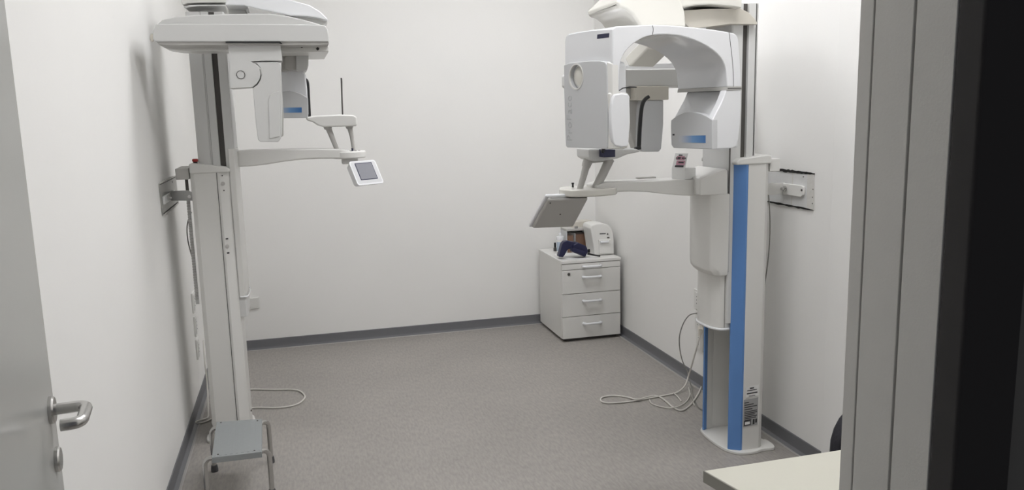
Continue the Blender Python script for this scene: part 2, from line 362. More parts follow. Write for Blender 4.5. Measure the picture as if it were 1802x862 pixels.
lathe('screw', [(0.006, 0), (0.006, 0.003)], at(1248, 745, 'x', XR-0.1715), M_BLACK, R, 12, (-1, 0, 0))

# carriage of the patient support
def carr(name, uv, z0, z1, root, mp, m=M_WHITE, bevel=0.008, shrink=0.0):
    return prism_z(name, [tuple(q) for q in [mp(*p) for p in uv]], z0, z1, m, root, bevel, 3)
cs = [(0.337, 0.004), (0.39, 0.004), (0.425, 0.022), (0.436, 0.07), (0.436, 0.16), (0.42, 0.22), (0.385, 0.262), (0.337, 0.272)]
bm = bmesh.new()
def ring(z, k): return [Vector((*mR(0.337+(u-0.337)*k, 0.138+(v-0.138)*(1-(1-k)*0.15)), z)) for u, v in cs]
zs = [(1.215, 1.0), (0.90, 0.98), (0.87, 0.93), (0.845, 0.70)]
rg = [[bm.verts.new(p) for p in ring(*z)] for z in zs]
for a, b in zip(rg, rg[1:]):
    for k in range(len(cs)): bm.faces.new((a[k], a[(k+1) % len(cs)], b[(k+1) % len(cs)], b[k]))
bm.faces.new(rg[0]); bm.faces.new(rg[-1][::-1]); build('carriage', bm, M_WHITE, R, 0.006, 2)
# carriage head: wedge where the arm leaves
h0 = [at(1232, 344, 'y', 3.185), at(1232, 315, 'y', 3.185), at(1276, 297, 'y', 3.185), at(1281, 300, 'y', 3.185), at(1281, 343, 'y', 3.185)]
h1 = [Vector((p.x, 3.435, p.z)) for p in h0]
prism('carriage_head', h0, h1, M_WHITE, R, 0.006, 3)
# lower front cover with curved chrome-like lip
lc = [(0.313, 0.028), (0.355, 0.03), (0.382, 0.08), (0.386, 0.14), (0.382, 0.2), (0.355, 0.25), (0.313, 0.252)]
lcs = [tuple(p) for p in smooth_pts(lc, 4)]
prism_z('front_cover', [mR(*p) for p in lcs], 0.592, 0.85, M_WHITE, R, 0.002)
tube('cover_lip', [Vector((*mR(u+0.003, v), 0.592)) for u, v in lcs], 0.006, M_GLOSS, R, 8)
prism_z('cover_joint', [mR(*p) for p in [(0.337, 0.026), (0.343, 0.026), (0.343, 0.04), (0.337, 0.04)]], 0.60, 0.845, M_LINE, R, 0)
box('column_joint', XR-0.340, XR-0.334, YR+0.0135, YR+0.0158, 0.86, 1.50, M_LINE, R)

# patient support arm
arm = [(1232, 315.8), (1190, 316), (1150, 318.5), (1100, 320), (1065, 321), (1048, 327), (1048, 341), (1075, 338.5), (1110, 337), (1140, 338), (1170, 341.5), (1200, 344), (1232, 345)]
slab('support_arm', arm, 3.245, 0.12, M_WHITE, R, 0.006, 3)
box('arm_marking', *[f(at(1120, 318, 'y', 3.30).x, at(1152, 318, 'y', 3.30).x) for f in (min, max)], 3.285, 3.31, 1.2900, 1.2965, M_GREY, R, 0.001)
pl = [(1.105, 3.25), (1.13, 3.215), (1.20, 3.20), (1.28, 3.205), (1.33, 3.235), (1.355, 3.30), (1.33, 3.365), (1.28, 3.395), (1.20, 3.40), (1.13, 3.38), (1.105, 3.34), (1.097, 3.295)]
pls = [tuple(p) for p in smooth_pts(pl, 3, True)]
prism_z('arm_platform', pls, 1.232, 1.264, M_CREAM, R, 0.008, 3)
lathe('joystick', [(0.004, 0), (0.004, 0.012), (0.006, 0.014), (0.006, 0.02)], (1.165, 3.33, 1.264), M_BLACK, R, 12)
# two slanted struts carrying the chin table
tube('support_strut', [at(1019, 337, 'y', 3.27), at(1027, 310, 'y', 3.28), at(1033, 287, 'y', 3.29)], [0.013, 0.014, 0.017], M_GREY, R, 14)
tube('support_strut', [at(1046, 335, 'y', 3.27), at(1060, 308, 'y', 3.28), at(1073, 280, 'y', 3.29)], [0.018, 0.019, 0.021], M_GREY, R, 14)
tube('strut_knuckle', [at(1031, 294, 'y', 3.29), at(1034, 285, 'y', 3.29), at(1041, 280, 'y', 3.29), at(1075, 278.5, 'y', 3.30)], [0.019, 0.021, 0.018, 0.014], M_GREY, R, 14, 3)
slab('chin_table', [(1036, 262), (1068, 262), (1122, 262), (1128, 267), (1104, 272), (1088, 279), (1064, 283), (1046, 284), (1037, 278)], 3.20, 0.16, M_SATIN, R, 0.012, 3)
slab('bite_holder', [(1062, 263), (1083, 263), (1083, 276), (1062, 277)], 3.15, 0.05, M_NAVY, R, 0.002)
lathe('table_knob', [(0.008, 0), (0.010, 0.004), (0.010, 0.016), (0.007, 0.02)], at(1060, 265, 'y', 3.17), M_BLACK, R, 14, (0, -1, 0))
tube('temple_support', [at(x, y, 'y', 3.28) for x, y in ((1142, 170), (1136, 174), (1131, 182), (1128, 198), (1125.5, 230), (1124, 262))], [0.008, 0.0085, 0.009, 0.009, 0.0095, 0.0095], M_BLACK, R, 12, 3)
tube('support_pin', [at(1117, 262, 'y', 3.26), at(1127, 260, 'y', 3.26)], 0.008, M_BLACK, R, 10)
# touch screen seen from its back, hung under the platform
S0, S1 = at(961, 352, 'y', 3.24), at(1036, 350, 'y', 3.24)
ax_ = (S1-S0); ax_.z = 0; wS = ax_.length; ax_.normalize(); dS = Vector((-0.018, 0.150, -0.142))
q = [S0+Vector((0.012, 0, 0)), S1, S1+dS, S0+dS+Vector((-0.002, 0, 0))]; nS = ax_.cross(dS).normalized()
if nS.y > 0: nS = -nS
prism('screen_shell', q, -nS*0.020, M_GREY, R, 0.010, 3)
prism('screen_rim', [p-nS*0.015 for p in [S0+Vector((0.002, 0, 0.004)), S1+Vector((0.006, 0, 0.004)), S1+dS*1.04+Vector((0.005, 0, 0)), S0+dS*1.04+Vector((-0.012, 0, 0))]], -nS*0.014, M_GLOSS, R, 0.006, 3)
prism('screen_display', [p-nS*0.0285 for p in [S0+dS*0.1+Vector((0.03, 0, 0)), S1+dS*0.1-Vector((0.03, 0, 0)), S1+dS*0.9-Vector((0.03, 0, 0)), S0+dS*0.9+Vector((0.03, 0, 0))]], -nS*0.002, M_SCREEN, R)
prism('screen_mount', [at(1000, 341, 'y', 3.25), at(1035, 341, 'y', 3.25), at(1030, 352, 'y', 3.25), at(1004, 352, 'y', 3.25)], (0, 0.06, 0), M_GREY, R, 0.003)
for a, b in ((0.13, 0.1), (0.5, 0.5)):
    lathe('screw', [(0.0035, 0), (0.0035, 0.0015)], S0+(S1-S0)*a+dS*b+nS*0.0005, M_SLOT, R, 10, nS)

# ---------------- rotating C-arm (axis d from sensor head to tube head)
TH = math.radians(15); d = Vector((math.cos(TH), math.sin(TH), 0)); e = Vector((-math.sin(TH), math.cos(TH), 0)); WD = 0.298
P1 = Vector((0, 0, 0)); k_ = at(1305, 153, 'y', 3.02); P1 = Vector((k_.x, k_.y, 0))
def S(px, py, back=0.0): return onp(px, py, P1 + e*back, e)
nc = S(1077, 110); P0 = Vector((nc.x, nc.y, 0))
def E(px, py, off=0.0): return onp(px, py, P0 - d*off, d)
# arch
outer = [(1080, 160), (1079, 135), (1078, 107), (1077.5, 75), (1079, 50), (1092, 46), (1120, 44.5), (1150, 43.5), (1185, 45), (1220, 48), (1255, 52), (1285, 57), (1296, 61), (1300, 72), (1302, 100), (1304, 130), (1305, 153)]
inner = [(1089, 160), (1090, 140), (1091, 118), (1094, 104), (1100, 92), (1110, 81), (1122, 72), (1138, 64), (1160, 61), (1190, 62), (1220, 70), (1245, 82), (1262, 95), (1272, 108), (1277, 122), (1279, 138), (1280, 153)]
outer = [tuple(p) for p in smooth_pts(outer, 2)]; inner = [tuple(p) for p in smooth_pts(inner, 2)]
bm = bmesh.new(); n = len(outer)
A = [[bm.verts.new(S(*p)) for p in outer], [bm.verts.new(S(*p)) for p in inner]]
B = [[bm.verts.new(v.co + e*WD) for v in A[0]], [bm.verts.new(v.co + e*WD) for v in A[1]]]
for i in range(n-1):
    bm.faces.new((A[0][i], A[0][i+1], A[1][i+1], A[1][i])); bm.faces.new((B[0][i], B[1][i], B[1][i+1], B[0][i+1]))
    bm.faces.new((A[0][i], B[0][i], B[0][i+1], A[0][i+1])); bm.faces.new((A[1][i], A[1][i+1], B[1][i+1], B[1][i]))
for i in (0, n-1): bm.faces.new((A[0][i], A[1][i], B[1][i], B[0][i]))
build('arm_arch', bm, M_GLOSS, R, 0.005, 3)
tube('arch_joint', [S(1148, 44.3, -0.0005), S(1149.5, 52, -0.0005), S(1148, 61, -0.0005)], 0.0011, M_LINE, R, 6, 3)
tube('arch_joint', [S(1283, 57, -0.0005), S(1287, 90, -0.0005), S(1290, 122, -0.0005), S(1291, 153, -0.0005)], 0.0011, M_LINE, R, 6, 3)
# sensor housing above the face camera panel
sh = [E(1077, 50), E(1040, 52.5), E(1012, 57), E(1000, 59.5), E(995, 64), E(993.5, 75), E(993.5, 118), E(1068, 112), E(1077, 112)]
prism('sensor_housing', sh, d*0.012, M_GLOSS, R, 0.006, 3)
w0 = [E(1051, 60.5, .001), E(1072, 58, .001), E(1071.3, 66, .001), E(1050.3, 68.5, .001)]
prism('indicator_window', w0, d*0.004, M_NAVY, R, 0.0006)
# panel with round lens opening (outer surface offset 1.5 cm proud)
OFF = 0.015
pc = [(992, 115), (1000, 111), (1015, 109), (1040, 107), (1056, 107), (1064, 109), (1067, 114), (1068, 150), (1069, 200), (1069, 259), (1067, 262), (998, 259.5), (995.5, 257), (994, 220), (992.5, 160)]
bm = bmesh.new(); op = [E(a, b, OFF) for a, b in pc]; C_ = E(1014, 135, OFF); ez = Vector((0, 0, 1)); nh = 28
hole = [C_ + (e*math.cos(-t)+ez*1.0*math.sin(-t))*0.047 for t in [2*math.pi*k/nh for k in range(nh)]]
vo = [bm.verts.new(p) for p in op]; vh = [bm.verts.new(p) for p in hole]
es = [bm.edges.new((vo[i], vo[(i+1) % len(vo)])) for i in range(len(vo))] + [bm.edges.new((vh[i], vh[(i+1) % nh])) for i in range(nh)]
bmesh.ops.triangle_fill(bm, use_beauty=True, use_dissolve=False, edges=es)
vo2 = [bm.verts.new(v.co + d*0.09) for v in vo]; vh2 = [bm.verts.new(v.co + d*0.02) for v in vh]
for i in range(len(vo)): bm.faces.new((vo[i], vo[(i+1) % len(vo)], vo2[(i+1) % len(vo)], vo2[i]))
for i in range(nh): bm.faces.new((vh[i], vh2[i], vh2[(i+1) % nh], vh[(i+1) % nh]))
bm.faces.new(vo2[::-1]); build('camera_panel', bm, M_PANEL, R, 0.003, 2)
bm = bmesh.new(); rr = []
for rad in (0.0455, 0.0505):
    for o_ in (-0.002, 0.004): rr.append([bm.verts.new(C_ + d*o_ + (e*math.cos(t)+ez*math.sin(t))*rad) for t in [2*math.pi*k/nh for k in range(nh)]])
for k in range(nh):
    j = (k+1) % nh
    for a, b in ((0, 2), (2, 3), (3, 1), (1, 0)): bm.faces.new((rr[a][k], rr[a][j], rr[b][j], rr[b][k]))
build('lens_ring', bm, M_WHITE, R)
lathe('lens_disc', [(0.041, 0), (0.041, 0.004), (0.034, 0.010), (0.02, 0.014), (0.002, 0.0155)], C_+d*0.022, M_CREAM, R, 28, -d)
O_ = E(1006.5, 249, OFF+0.0006)
text('raised_lettering', 'ProFace', 0.050, O_, Vector((0, 0, 1)), -(-e) if False else e*1.0*-1*-1, M_EMB, R)
# white corner shell and near cheek of the sensor head
prism('sensor_corner', [E(1067, 108, OFF-.002), E(1077, 112, 0), E(1080, 262, 0), E(1069, 262, OFF-.002)], d*0.03, M_WHITE, R, 0.004, 3)
hs = [(1072, 163), (1086, 161), (1106, 163), (1109, 175), (1110, 215), (1108, 245), (1106, 260), (1098, 263), (1076, 262)]
prism('sensor_head', [S(*p) for p in hs], e*0.24, M_WHITE, R, 0.008, 3)
ch = [(1082, 166), (1106.5, 165.5), (1108.5, 180), (1109, 215), (1107, 245), (1104.5, 258), (1083, 257), (1077.5, 240), (1075.5, 210), (1077, 185)]
prism('sensor_cheek', [S(a, b, -0.012) for a, b in [tuple(p) for p in smooth_pts(ch, 2, True)]], e*0.02, M_GLOSS, R, 0.006, 3)
prism('hinge_block', [S(1074, 158, .03), S(1092, 157, .03), S(1092, 164, .03), S(1074, 164, .03)], e*0.15, M_SLOT, R, 0.002)
tube('latch_rod', [S(1090, 159, -0.004), S(1096, 155, -0.004), S(1108, 153, -0.004), S(1120, 153.5, -0.004)], 0.0022, M_BLACK, R, 8)

# tube head: side shell, recessed glossy face, arched label panel
XT = S(1253, 210); XU = S(1278, 157)
side = [(1278, 158.5), (1304, 157.5), (1305, 185), (1303, 215), (1300, 245), (1296, 258), (1288, 261), (1254, 262.5), (1254, 236), (1254, 211), (1260, 199), (1268, 184), (1274, 170)]
prism('tube_side_shell', [S(*p) for p in side], e*0.035, M_GLOSS, R, 0.005, 3)
body = [S(*p, 0.03) for p in side]
bm = bmesh.new()
def shift(px, py, k, bk): 
    p = S(px, py, bk); return p + d*k
fa = [S(px, py, 0.03)+d*0.012 for px, py in [(1279, 158.5), (1274, 172), (1266, 187), (1257, 204), (1255, 211), (1255, 262)]] + [S(1300, 259, 0.03)-d*0.004, S(1304, 158, 0.03)-d*0.004]
add_prism(bm, fa, e*(WD-0.045)); build('tube_head', bm, M_GLOSS, R, 0.006, 3)
PT = S(1253.5, 236); 
def T(px, py, off=0.0): return onp(px, py, PT - d*off, d)
lp = [(1253.3, 211), (1244, 204.5), (1232, 199.5), (1218, 196.5), (1205, 197.5), (1192, 203), (1180.5, 211.5), (1180, 222), (1181, 255), (1185, 260.5), (1253.3, 262.5)]
prism('label_panel', [T(*p, 0.003) for p in lp], d*0.03, M_PANEL, R, 0.003, 3)
g0 = [T(1194, 238.8, .0038), T(1241.5, 238.2, .0038), T(1241.5, 251.6, .0038), T(1194, 250.6, .0038)]
bm = bmesh.new(); add_prism(bm, g0, d*0.002); lb = build('blue_label', bm, M_GRAD, R)
prism('exposure_light', [T(1183.5, 235.5, .0038), T(1186.8, 235.5, .0038), T(1186.8, 238.5, .0038), T(1183.5, 238.5, .0038)], d*0.002, M_BLACK, R)
# joint between arch and tube head
gp = [S(1277, 152, .0), S(1305.8, 151.5, .0), S(1305.8, 157.5, .0), S(1277, 158.5, .0)]
prism('tube_joint', [S(1280, 152.5, -.002), S(1305.5, 152, -.002), S(1305.5, 158, -.002), S(1279, 159, -.002)], e*(WD+0.0), M_GREY, R, 0.001)
prism('tube_joint', [S(1281, 154.6, -.003), S(1304.8, 154.2, -.003), S(1304.8, 155.8, -.003), S(1281, 156.2, -.003)], e*0.02, M_LINE, R)
# beam with second sensor, behind the arch
YM = 3.62
slab('rear_beam', [(1019, 129), (1030, 122), (1300, 119), (1300, 151), (1026, 155), (1019, 150)], YM, 0.26, M_SATIN, R, 0.010, 3)
slab('beam_hood', [(1060, 122), (1110, 114), (1180, 111), (1260, 110), (1296, 120), (1060, 124)], YM+0.03, 0.20, M_GLOSS, R, 0.006, 3)
lathe('beam_end_cap', [(0.03, 0), (0.03, 0.006), (0.022, 0.012), (0.003, 0.015)], at(1012, 142, 'y', YM+0.10), M_GLOSS, R, 20, (-0.8, -0.6, 0))
slab('sensor_bracket', [(1119, 152), (1177, 152), (1177, 175.5), (1119, 176.5)], YM-0.03, 0.14, M_BEIGE, R, 0.003)
slab('sensor_bracket', [(1096, 155), (1122, 155), (1122, 173), (1096, 173)], YM+0.03, 0.10, M_GREY, R, 0.003)
slab('pan_sensor', [(1132, 176), (1168, 176), (1168, 215), (1166, 240), (1164, 262), (1160, 267), (1130, 267), (1127.5, 262), (1127.5, 215), (1129, 190)], YM-0.02, 0.09, M_PANEL, R, 0.006, 3)
slab('sensor_side', [(1100, 173), (1124, 173), (1126, 260), (1118, 262), (1103, 215)], YM+0.04, 0.06, M_GREY, R, 0.004)
prism('slanted_link', [at(1106, 118, 'y', 3.55), at(1150, 119, 'y', 3.45), at(1178, 92, 'y', 3.3), at(1140, 84, 'y', 3.42)], (0, 0.05, 0.045), M_CREAM, R, 0.008, 3)

# shoulder above the C-arm and its mount on the column
so = [(1084, 3), (1092, -4), (1104, -16), (1125, -34), (1155, -40), (1185, -28), (1198, -4), (1206, 20), (1208, 49), (1128, 49), (1120, 36), (1112, 25), (1102, 17), (1089, 13)]
so = [tuple(p) for p in so]
slab('shoulder_dome', so, 3.10, 0.34, M_CREAM, R, 0.020, 4)
slab('shoulder_mount', [(1204, 18), (1250, 15.5), (1303, 14.5), (1318, 22), (1328, 32), (1333.5, 41), (1333, 43), (1285, 42.5), (1240, 48), (1214, 50), (1204, 40)], 3.165, 0.33, M_BEIGE, R, 0.006, 3)
slab('shoulder_upper', [(1190, -24), (1302, -24), (1306, 0), (1305.5, 14.5), (1290, 11.5), (1250, 8), (1225, 9), (1198, 13)], 3.12, 0.34, M_CREAM, R, 0.006, 3)
slab('shoulder_neck', [(1207, 36), (1245, 40), (1243, 56), (1195, 56), (1198, 45)], 3.20, 0.18, M_GLOSS, R, 0.008, 3)

# wall brace of the right machine
bp = lambda px, py, o=0.0: at(px, py, 'x', XR-0.004-o)
prism('brace_bar', [bp(1376, 321.5), bp(1413, 326), bp(1417.5, 328.5), bp(1418, 334), bp(1417, 343), bp(1412, 346.5), bp(1376, 341)], (-0.012, 0, 0), M_SOCKET, R, 0.003)
b0 = [bp(1380, 321.5, .006), bp(1380, 341.5, .006)]; x1 = 2.05; y1 = 3.40
c0 = [Vector((2.032, YR+0.07, b0[0].z+0.003)), Vector((2.032, YR+0.07, b0[1].z+0.003))]
bm = bmesh.new(); add_prism(bm, [b0[0], b0[1], c0[1], c0[0]], (0.010, 0.004, 0)); build('brace_arm', bm, M_SOCKET, R, 0.002)
lathe('brace_bolt', [(0.013, 0), (0.013, 0.006), (0.007, 0.008), (0.007, 0.022)], bp(1382, 332, .012), M_STEEL, R, 14, (-1, 0, 0))
lathe('brace_bolt', [(0.005, 0), (0.005, 0.003)], bp(1411, 334.5, .012), M_SLOT, R, 12, (-1, 0, 0))
for zz in (1.253, 1.218): lathe('brace_bolt', [(0.008, 0), (0.008, 0.004)], (2.04, YR+0.062, zz), M_SLOT, R, 12, (0, -1, 0))

# ================================================================== LEFT MACHINE
YL = 4.115
L = thing('dental_x_ray_unit', (XL+0.2, YL+0.14, 0), 'tall white dental X-ray unit by the left wall with flat beam and tilted control screen', 'x-ray machine')
mL = lambda u, v: (XL+0.008+u, YL+v)
columns(L, mL, M_WHITE, 1.343, 0.118, 2.09, 0.240, 0.157, 0.292, 0.326)
yz_cap(L, mL, 1.342, 1.368, 1.392, 0.298, 0.118)
box('brace_clamp', XL+0.062, XL+0.122, YL-0.01, YL+0.20, 1.315, 1.368, M_GREY, L, 0.004)
bt = Vector((*mL(0.146, 0.0), 1.384)); lathe('stop_button', [(0.010, 0), (0.010, 0.012)], bt, M_BLACK, L, 16)
lathe('stop_button', [(0.010, 0), (0.0135, 0.003), (0.0135, 0.012), (0.010, 0.015)], bt+Vector((0, 0, 0.012)), M_RED, L, 16, label='red emergency stop button')
box('brace_screw_rod', XL+0.098, XL+0.110, YL+0.02, YL+0.04, 1.25, 1.318, M_SLOT, L)
bm = bmesh.new()
for i in range(36): add_box(bm, XL+0.096, XL+0.112, YL+0.02, YL+0.026, 1.195-i*0.0135, 1.202-i*0.0135)
tb = build('perforated_strip', bm, M_GREY, L); box('strip_backing', XL+0.096, XL+0.112, YL+0.027, YL+0.031, 0.70, 1.215, M_SATIN, L)
# corner joint line and screws on the near corner strip
gx = mL(0.238, 0)[0]
box('strip_joint', gx-0.0015, gx+0.0015, YL-0.0165, YL-0.012, 0.02, 1.342, M_LINE, L)
def strip_pt(px, py): return at(px, py, 'y', YL-0.011)
for px, py, rr in ((391, 309, .003), (392.5, 323, .009), (394, 335, .003), (399.5, 433.5, .010)):
    lathe('strip_screw', [(rr, 0), (rr, 0.003), (rr*.6, 0.004)], strip_pt(px, py), M_GREY if rr > .005 else M_SLOT, L, 14, (0.3, -1, 0))
for px, py in ((399, 420), (401, 445)):
    p = strip_pt(px, py); box('strip_slot', p.x-0.007, p.x+0.007, p.y-0.002, p.y+0.004, p.z-0.003, p.z+0.003, M_BLACK, L)
lathe('strip_screw', [(0.005, 0), (0.005, 0.003)], (*mL(0.299, 0.1), 0.10), M_SLOT, L, 12, (1, -0.3, 0))
# carriage
cl = [(0.295, 0.01), (0.322, 0.01), (0.330, 0.03), (0.334, 0.08), (0.334, 0.18), (0.328, 0.24), (0.295, 0.27)]
bm = bmesh.new()
zz = [(1.452, 1.0), (0.74, 1.0), (0.722, 0.8)]
rg = [[bm.verts.new(Vector((*mL(0.295+(u-0.295)*k, v), z))) for u, v in cl] for z, k in zz]
for a, b in zip(rg, rg[1:]):
    for k in range(len(cl)): bm.faces.new((a[k], a[(k+1) % len(cl)], b[(k+1) % len(cl)], b[k]))
bm.faces.new(rg[0]); bm.faces.new(rg[-1][::-1]); build('carriage', bm, M_WHITE, L, 0.004, 2)
tube('carriage_lip', [Vector((*mL(u+0.004, v), 0.722+ (0.02 if i == 6 else 0))) for i, (u, v) in enumerate(cl)], 0.004, M_GLOSS, L, 8, 3)
prism_z('front_cover', [mL(*p) for p in [(0.27, 0.03), (0.294, 0.035), (0.300, 0.14), (0.294, 0.245), (0.27, 0.25)]], 0.016, 0.73, M_WHITE, L, 0.004)
# support arm
YA = 4.20
slab('support_arm', [(416, 266), (440, 264), (500, 262.5), (560, 261.5), (600, 262), (618, 266), (612, 279), (590, 279), (560, 279.5), (530, 281), (500, 284.5), (470, 289.5), (445, 292.5), (416, 294)], YA, 0.11, M_WHITE, L, 0.008, 3)
c = at(618, 272, 'y', YA+0.06)
el = [(c.x+0.085*math.cos(t)*1.0-0.01, c.y+0.075*math.sin(t)) for t in [2*math.pi*k/28 for k in range(28)]]
prism_z('arm_platform', el, c.z-0.018, c.z+0.020, M_WHITE, L, 0.009, 3)
for dx, dy in ((-0.04, -0.02), (-0.02, -0.035), (0.0, -0.045), (-0.005, -0.02), (0.025, -0.03), (0.04, -0.015), (0.02, -0.045)):
    lathe('button', [(0.006, 0), (0.0055, 0.002)], (c.x+dx, c.y+dy, c.z+0.0195), M_BLACK, L, 12)
lathe('joystick', [(0.005, 0), (0.004, 0.01), (0.006, 0.014)], (c.x+0.005, c.y-0.03, c.z+0.019), M_NAVY, L, 12)
# control screen
th = math.radians(33); sx_ = Vector((math.cos(th), math.sin(th), 0)); hn = Vector((math.sin(th), -math.cos(th), 0)); sy_ = (hn*0.50 - Vector((0, 0, 1))*0.866).normalized(); sn = -(sx_.cross(sy_)).normalized()
if sn.y > 0: sn = -sn
TL = at(613, 284, 'y', 4.14)
def sp(a, b, o=0.0): return TL + sx_*a + sy_*b + sn*o
Wd, Hd = 0.168, 0.138
def rrect(x0, x1, y0, y1, r, o, k=4):
    pts = []
    for cx, cy, a0 in ((x1-r, y0+r, -90), (x1-r, y1-r, 0), (x0+r, y1-r, 90), (x0+r, y0+r, 180)):
        for j in range(k+1):
            t = math.radians(a0 + 90*j/k); pts.append(sp(cx+r*math.cos(t), cy+r*math.sin(t), o))
    return pts
f_ = rrect(0, Wd, 0, Hd, 0.014, 0); b_ = rrect(0.012, Wd-0.012, 0.008, Hd-0.016, 0.014, -0.045)
bm = bmesh.new(); add_prism(bm, f_, b_); build('screen_shell', bm, M_GLOSS, L, 0.003, 3, angle=50)
prism('screen_face', rrect(0.008, Wd-0.008, 0.007, Hd-0.010, 0.010, 0.0006), sn*-0.002, M_PANEL, L)
prism('screen_frame', rrect(0.030, Wd-0.030, 0.014, Hd-0.028, 0.003, 0.0014), sn*-0.002, M_NAVY, L)
prism('screen_display', rrect(0.034, Wd-0.034, 0.018, Hd-0.032, 0.002, 0.0022), sn*-0.002, M_SCREEN, L)
box('screen_mount', c.x-0.05, c.x+0.03, c.y-0.05, c.y+0.01, c.z-0.045, c.z-0.017, M_GREY, L, 0.004)
# chin table, struts and temple rods
slab('chin_table', [(539, 206), (555, 203.5), (600, 201.5), (622, 202.5), (628, 206), (629, 220), (626, 222), (595, 223), (570, 223.5), (560, 221), (551, 215), (540, 212)], 4.19, 0.15, M_WHITE, L, 0.008, 3)
tube('support_strut', [at(577, 223, 'y', 4.25), at(586, 246, 'y', 4.25), at(594, 266, 'y', 4.25)], [0.016, 0.0125, 0.012], M_GREY, L, 14)
tube('support_strut', [at(615, 222, 'y', 4.25), at(619, 240, 'y', 4.25), at(623, 266, 'y', 4.25)], [0.014, 0.0105, 0.010], M_GREY, L, 14)
lathe('strut_collar', [(0.016, 0), (0.021, 0.01), (0.021, 0.022)], at(577, 228, 'y', 4.25), M_GREY, L, 16); lathe('strut_collar', [(0.014, 0), (0.019, 0.01), (0.019, 0.022)], at(615, 227, 'y', 4.25), M_GREY, L, 16)
tube('temple_support', [at(x, y, 'y', 4.24) for x, y in ((534, 138), (539, 141), (541.5, 148), (543, 170), (545, 206))], [0.0075, 0.008, 0.008, 0.0075, 0.007], M_BLACK, L, 12, 3)
tube('temple_support', [at(x, y, 'y', 4.24) for x, y in ((600.5, 137), (601, 144), (601.5, 165), (603, 204))], [0.004, 0.0045, 0.004, 0.004], M_SLOT, L, 10, 3)

# flat beam
YBm = 3.64
slab('beam', [(268.5, 62), (270, 52), (273, 42), (320, 41.5), (450, 42), (540, 43), (572, 44.5), (577, 52), (579, 66), (579, 73.5), (400, 73.5), (274, 73.5), (269, 70)], YBm, 0.33, M_SATIN, L, 0.005, 3)
slab('beam_hood', [(276, 43), (285, 35), (310, 29), (350, 26), (400, 25), (440, 24), (475, 24), (505, 28), (535, 35), (560, 42), (571, 46)], YBm+0.012, 0.30, M_SATIN, L, 0.012, 4)
slab('beam_underside', [(275, 73), (579, 73), (579, 78), (560, 79.5), (400, 79.5), (300, 80), (280, 79)], YBm+0.01, 0.31, M_GREY, L, 0.003)
slab('beam_tray', [(278, 78), (400, 79), (400, 89.5), (345, 90), (315, 89), (295, 86)], YBm+0.16, 0.16, M_WHITE, L, 0.006, 3)
lathe('beam_end_cap', [(0.016, 0), (0.016, 0.004), (0.012, 0.007), (0.002, 0.008)], at(268.5, 66.5, 'y', YBm+0.03), M_BEIGE, L, 20, (-0.9, -0.45, 0), label='beige round plug in the beam end')
# sensor bracket with pivot and hanging sensor
YS = 3.67
br = [(401, 75), (493, 75), (494, 79), (497, 107), (460, 107), (442, 108.5), (451, 113), (456.5, 120), (458.5, 130), (457, 139), (452, 147), (444, 153.5), (405, 156), (404, 120)]
slab('sensor_bracket', br, YS, 0.12, M_SATIN, L, 0.003, 2)
slab('bracket_edge', [(397, 73.2), (493, 73.2), (497, 77.5), (490, 75.4), (397, 75.4)], YBm-0.004, 0.06, M_BLACK, L, 0)
ctr = at(423.7, 131.5, 'y', YS-0.001); bm = bmesh.new(); rr = []
for rad in (0.0155, 0.018):
    for o_ in (0, -0.0012): rr.append([bm.verts.new(ctr + Vector((rad*math.cos(t), o_, rad*math.sin(t)))) for t in [2*math.pi*k/28 for k in range(28)]])
for k in range(28):
    j = (k+1) % 28
    for a, b in ((0, 2), (2, 3), (3, 1), (1, 0)): bm.faces.new((rr[a][k], rr[a][j], rr[b][j], rr[b][k]))
build('pivot_ring', bm, M_LINE, L)
sn_ = [(443, 109.5), (490, 109), (494, 114), (495.5, 150), (496.5, 190), (495.5, 236), (493.5, 245), (490, 249.5), (458, 249.5), (454, 246), (450, 215), (446, 170), (445, 155), (453, 149), (458.5, 140), (460.5, 130), (458, 119), (452, 112.5)]
slab('pan_sensor', sn_, YS+0.004, 0.10, M_SATIN, L, 0.005, 3)
slab('sensor_grip', [(472, 175), (475, 167), (482, 162), (492, 160), (492.5, 240), (478, 244), (474, 244)], YS-0.001, 0.03, M_SATIN, L, 0.004, 3)
slab('sensor_back_plate', [(491, 120), (496, 150), (499, 200), (499, 238), (496, 241), (490, 240)], YS+0.10, 0.03, M_GREY, L, 0.003)
# far side of the C-arm: link plate, gearbox and tube head
slab('link_plate', [(492, 80.5), (579, 80.5), (579, 91), (560, 91.5), (492, 92)], YBm+0.12, 0.50, M_WHITE, L, 0.004)
p = at(559, 86, 'y', YBm+0.118); lathe('plate_screw', [(0.008, 0), (0.008, 0.003)], p, M_BLACK, L, 4, (0, -1, 0)); lathe('plate_screw', [(0.005, 0), (0.005, 0.003)], at(531, 82.5, 'y', YBm+0.118), M_SLOT, L, 10, (0, -1, 0))
slab('gearbox', [(495, 91), (507, 91), (507, 125), (495, 125)], 4.02, 0.2, M_GREY, L, 0.003); slab('gearbox_cover', [(502, 91), (523, 91), (523, 123), (502, 122)], 4.00, 0.2, M_GREY, L, 0.003)
slab('gearbox', [(521, 92), (543, 92), (543, 115), (541, 122), (535, 125), (521, 123)], 3.98, 0.24, M_SATIN, L, 0.006, 3)
slab('tube_head', [(480, 124), (505, 122), (530, 123), (538, 130), (541, 160), (542.5, 200), (541, 207), (480, 207.5)], 4.12, 0.28, M_GLOSS, L, 0.010, 3)
slab('label_panel', [(480, 168), (495, 162), (508, 160), (520, 161.5), (530, 165), (542, 172), (543, 200), (541.5, 207.5), (480, 208)], 4.105, 0.05, M_PANEL, L, 0.004, 3)
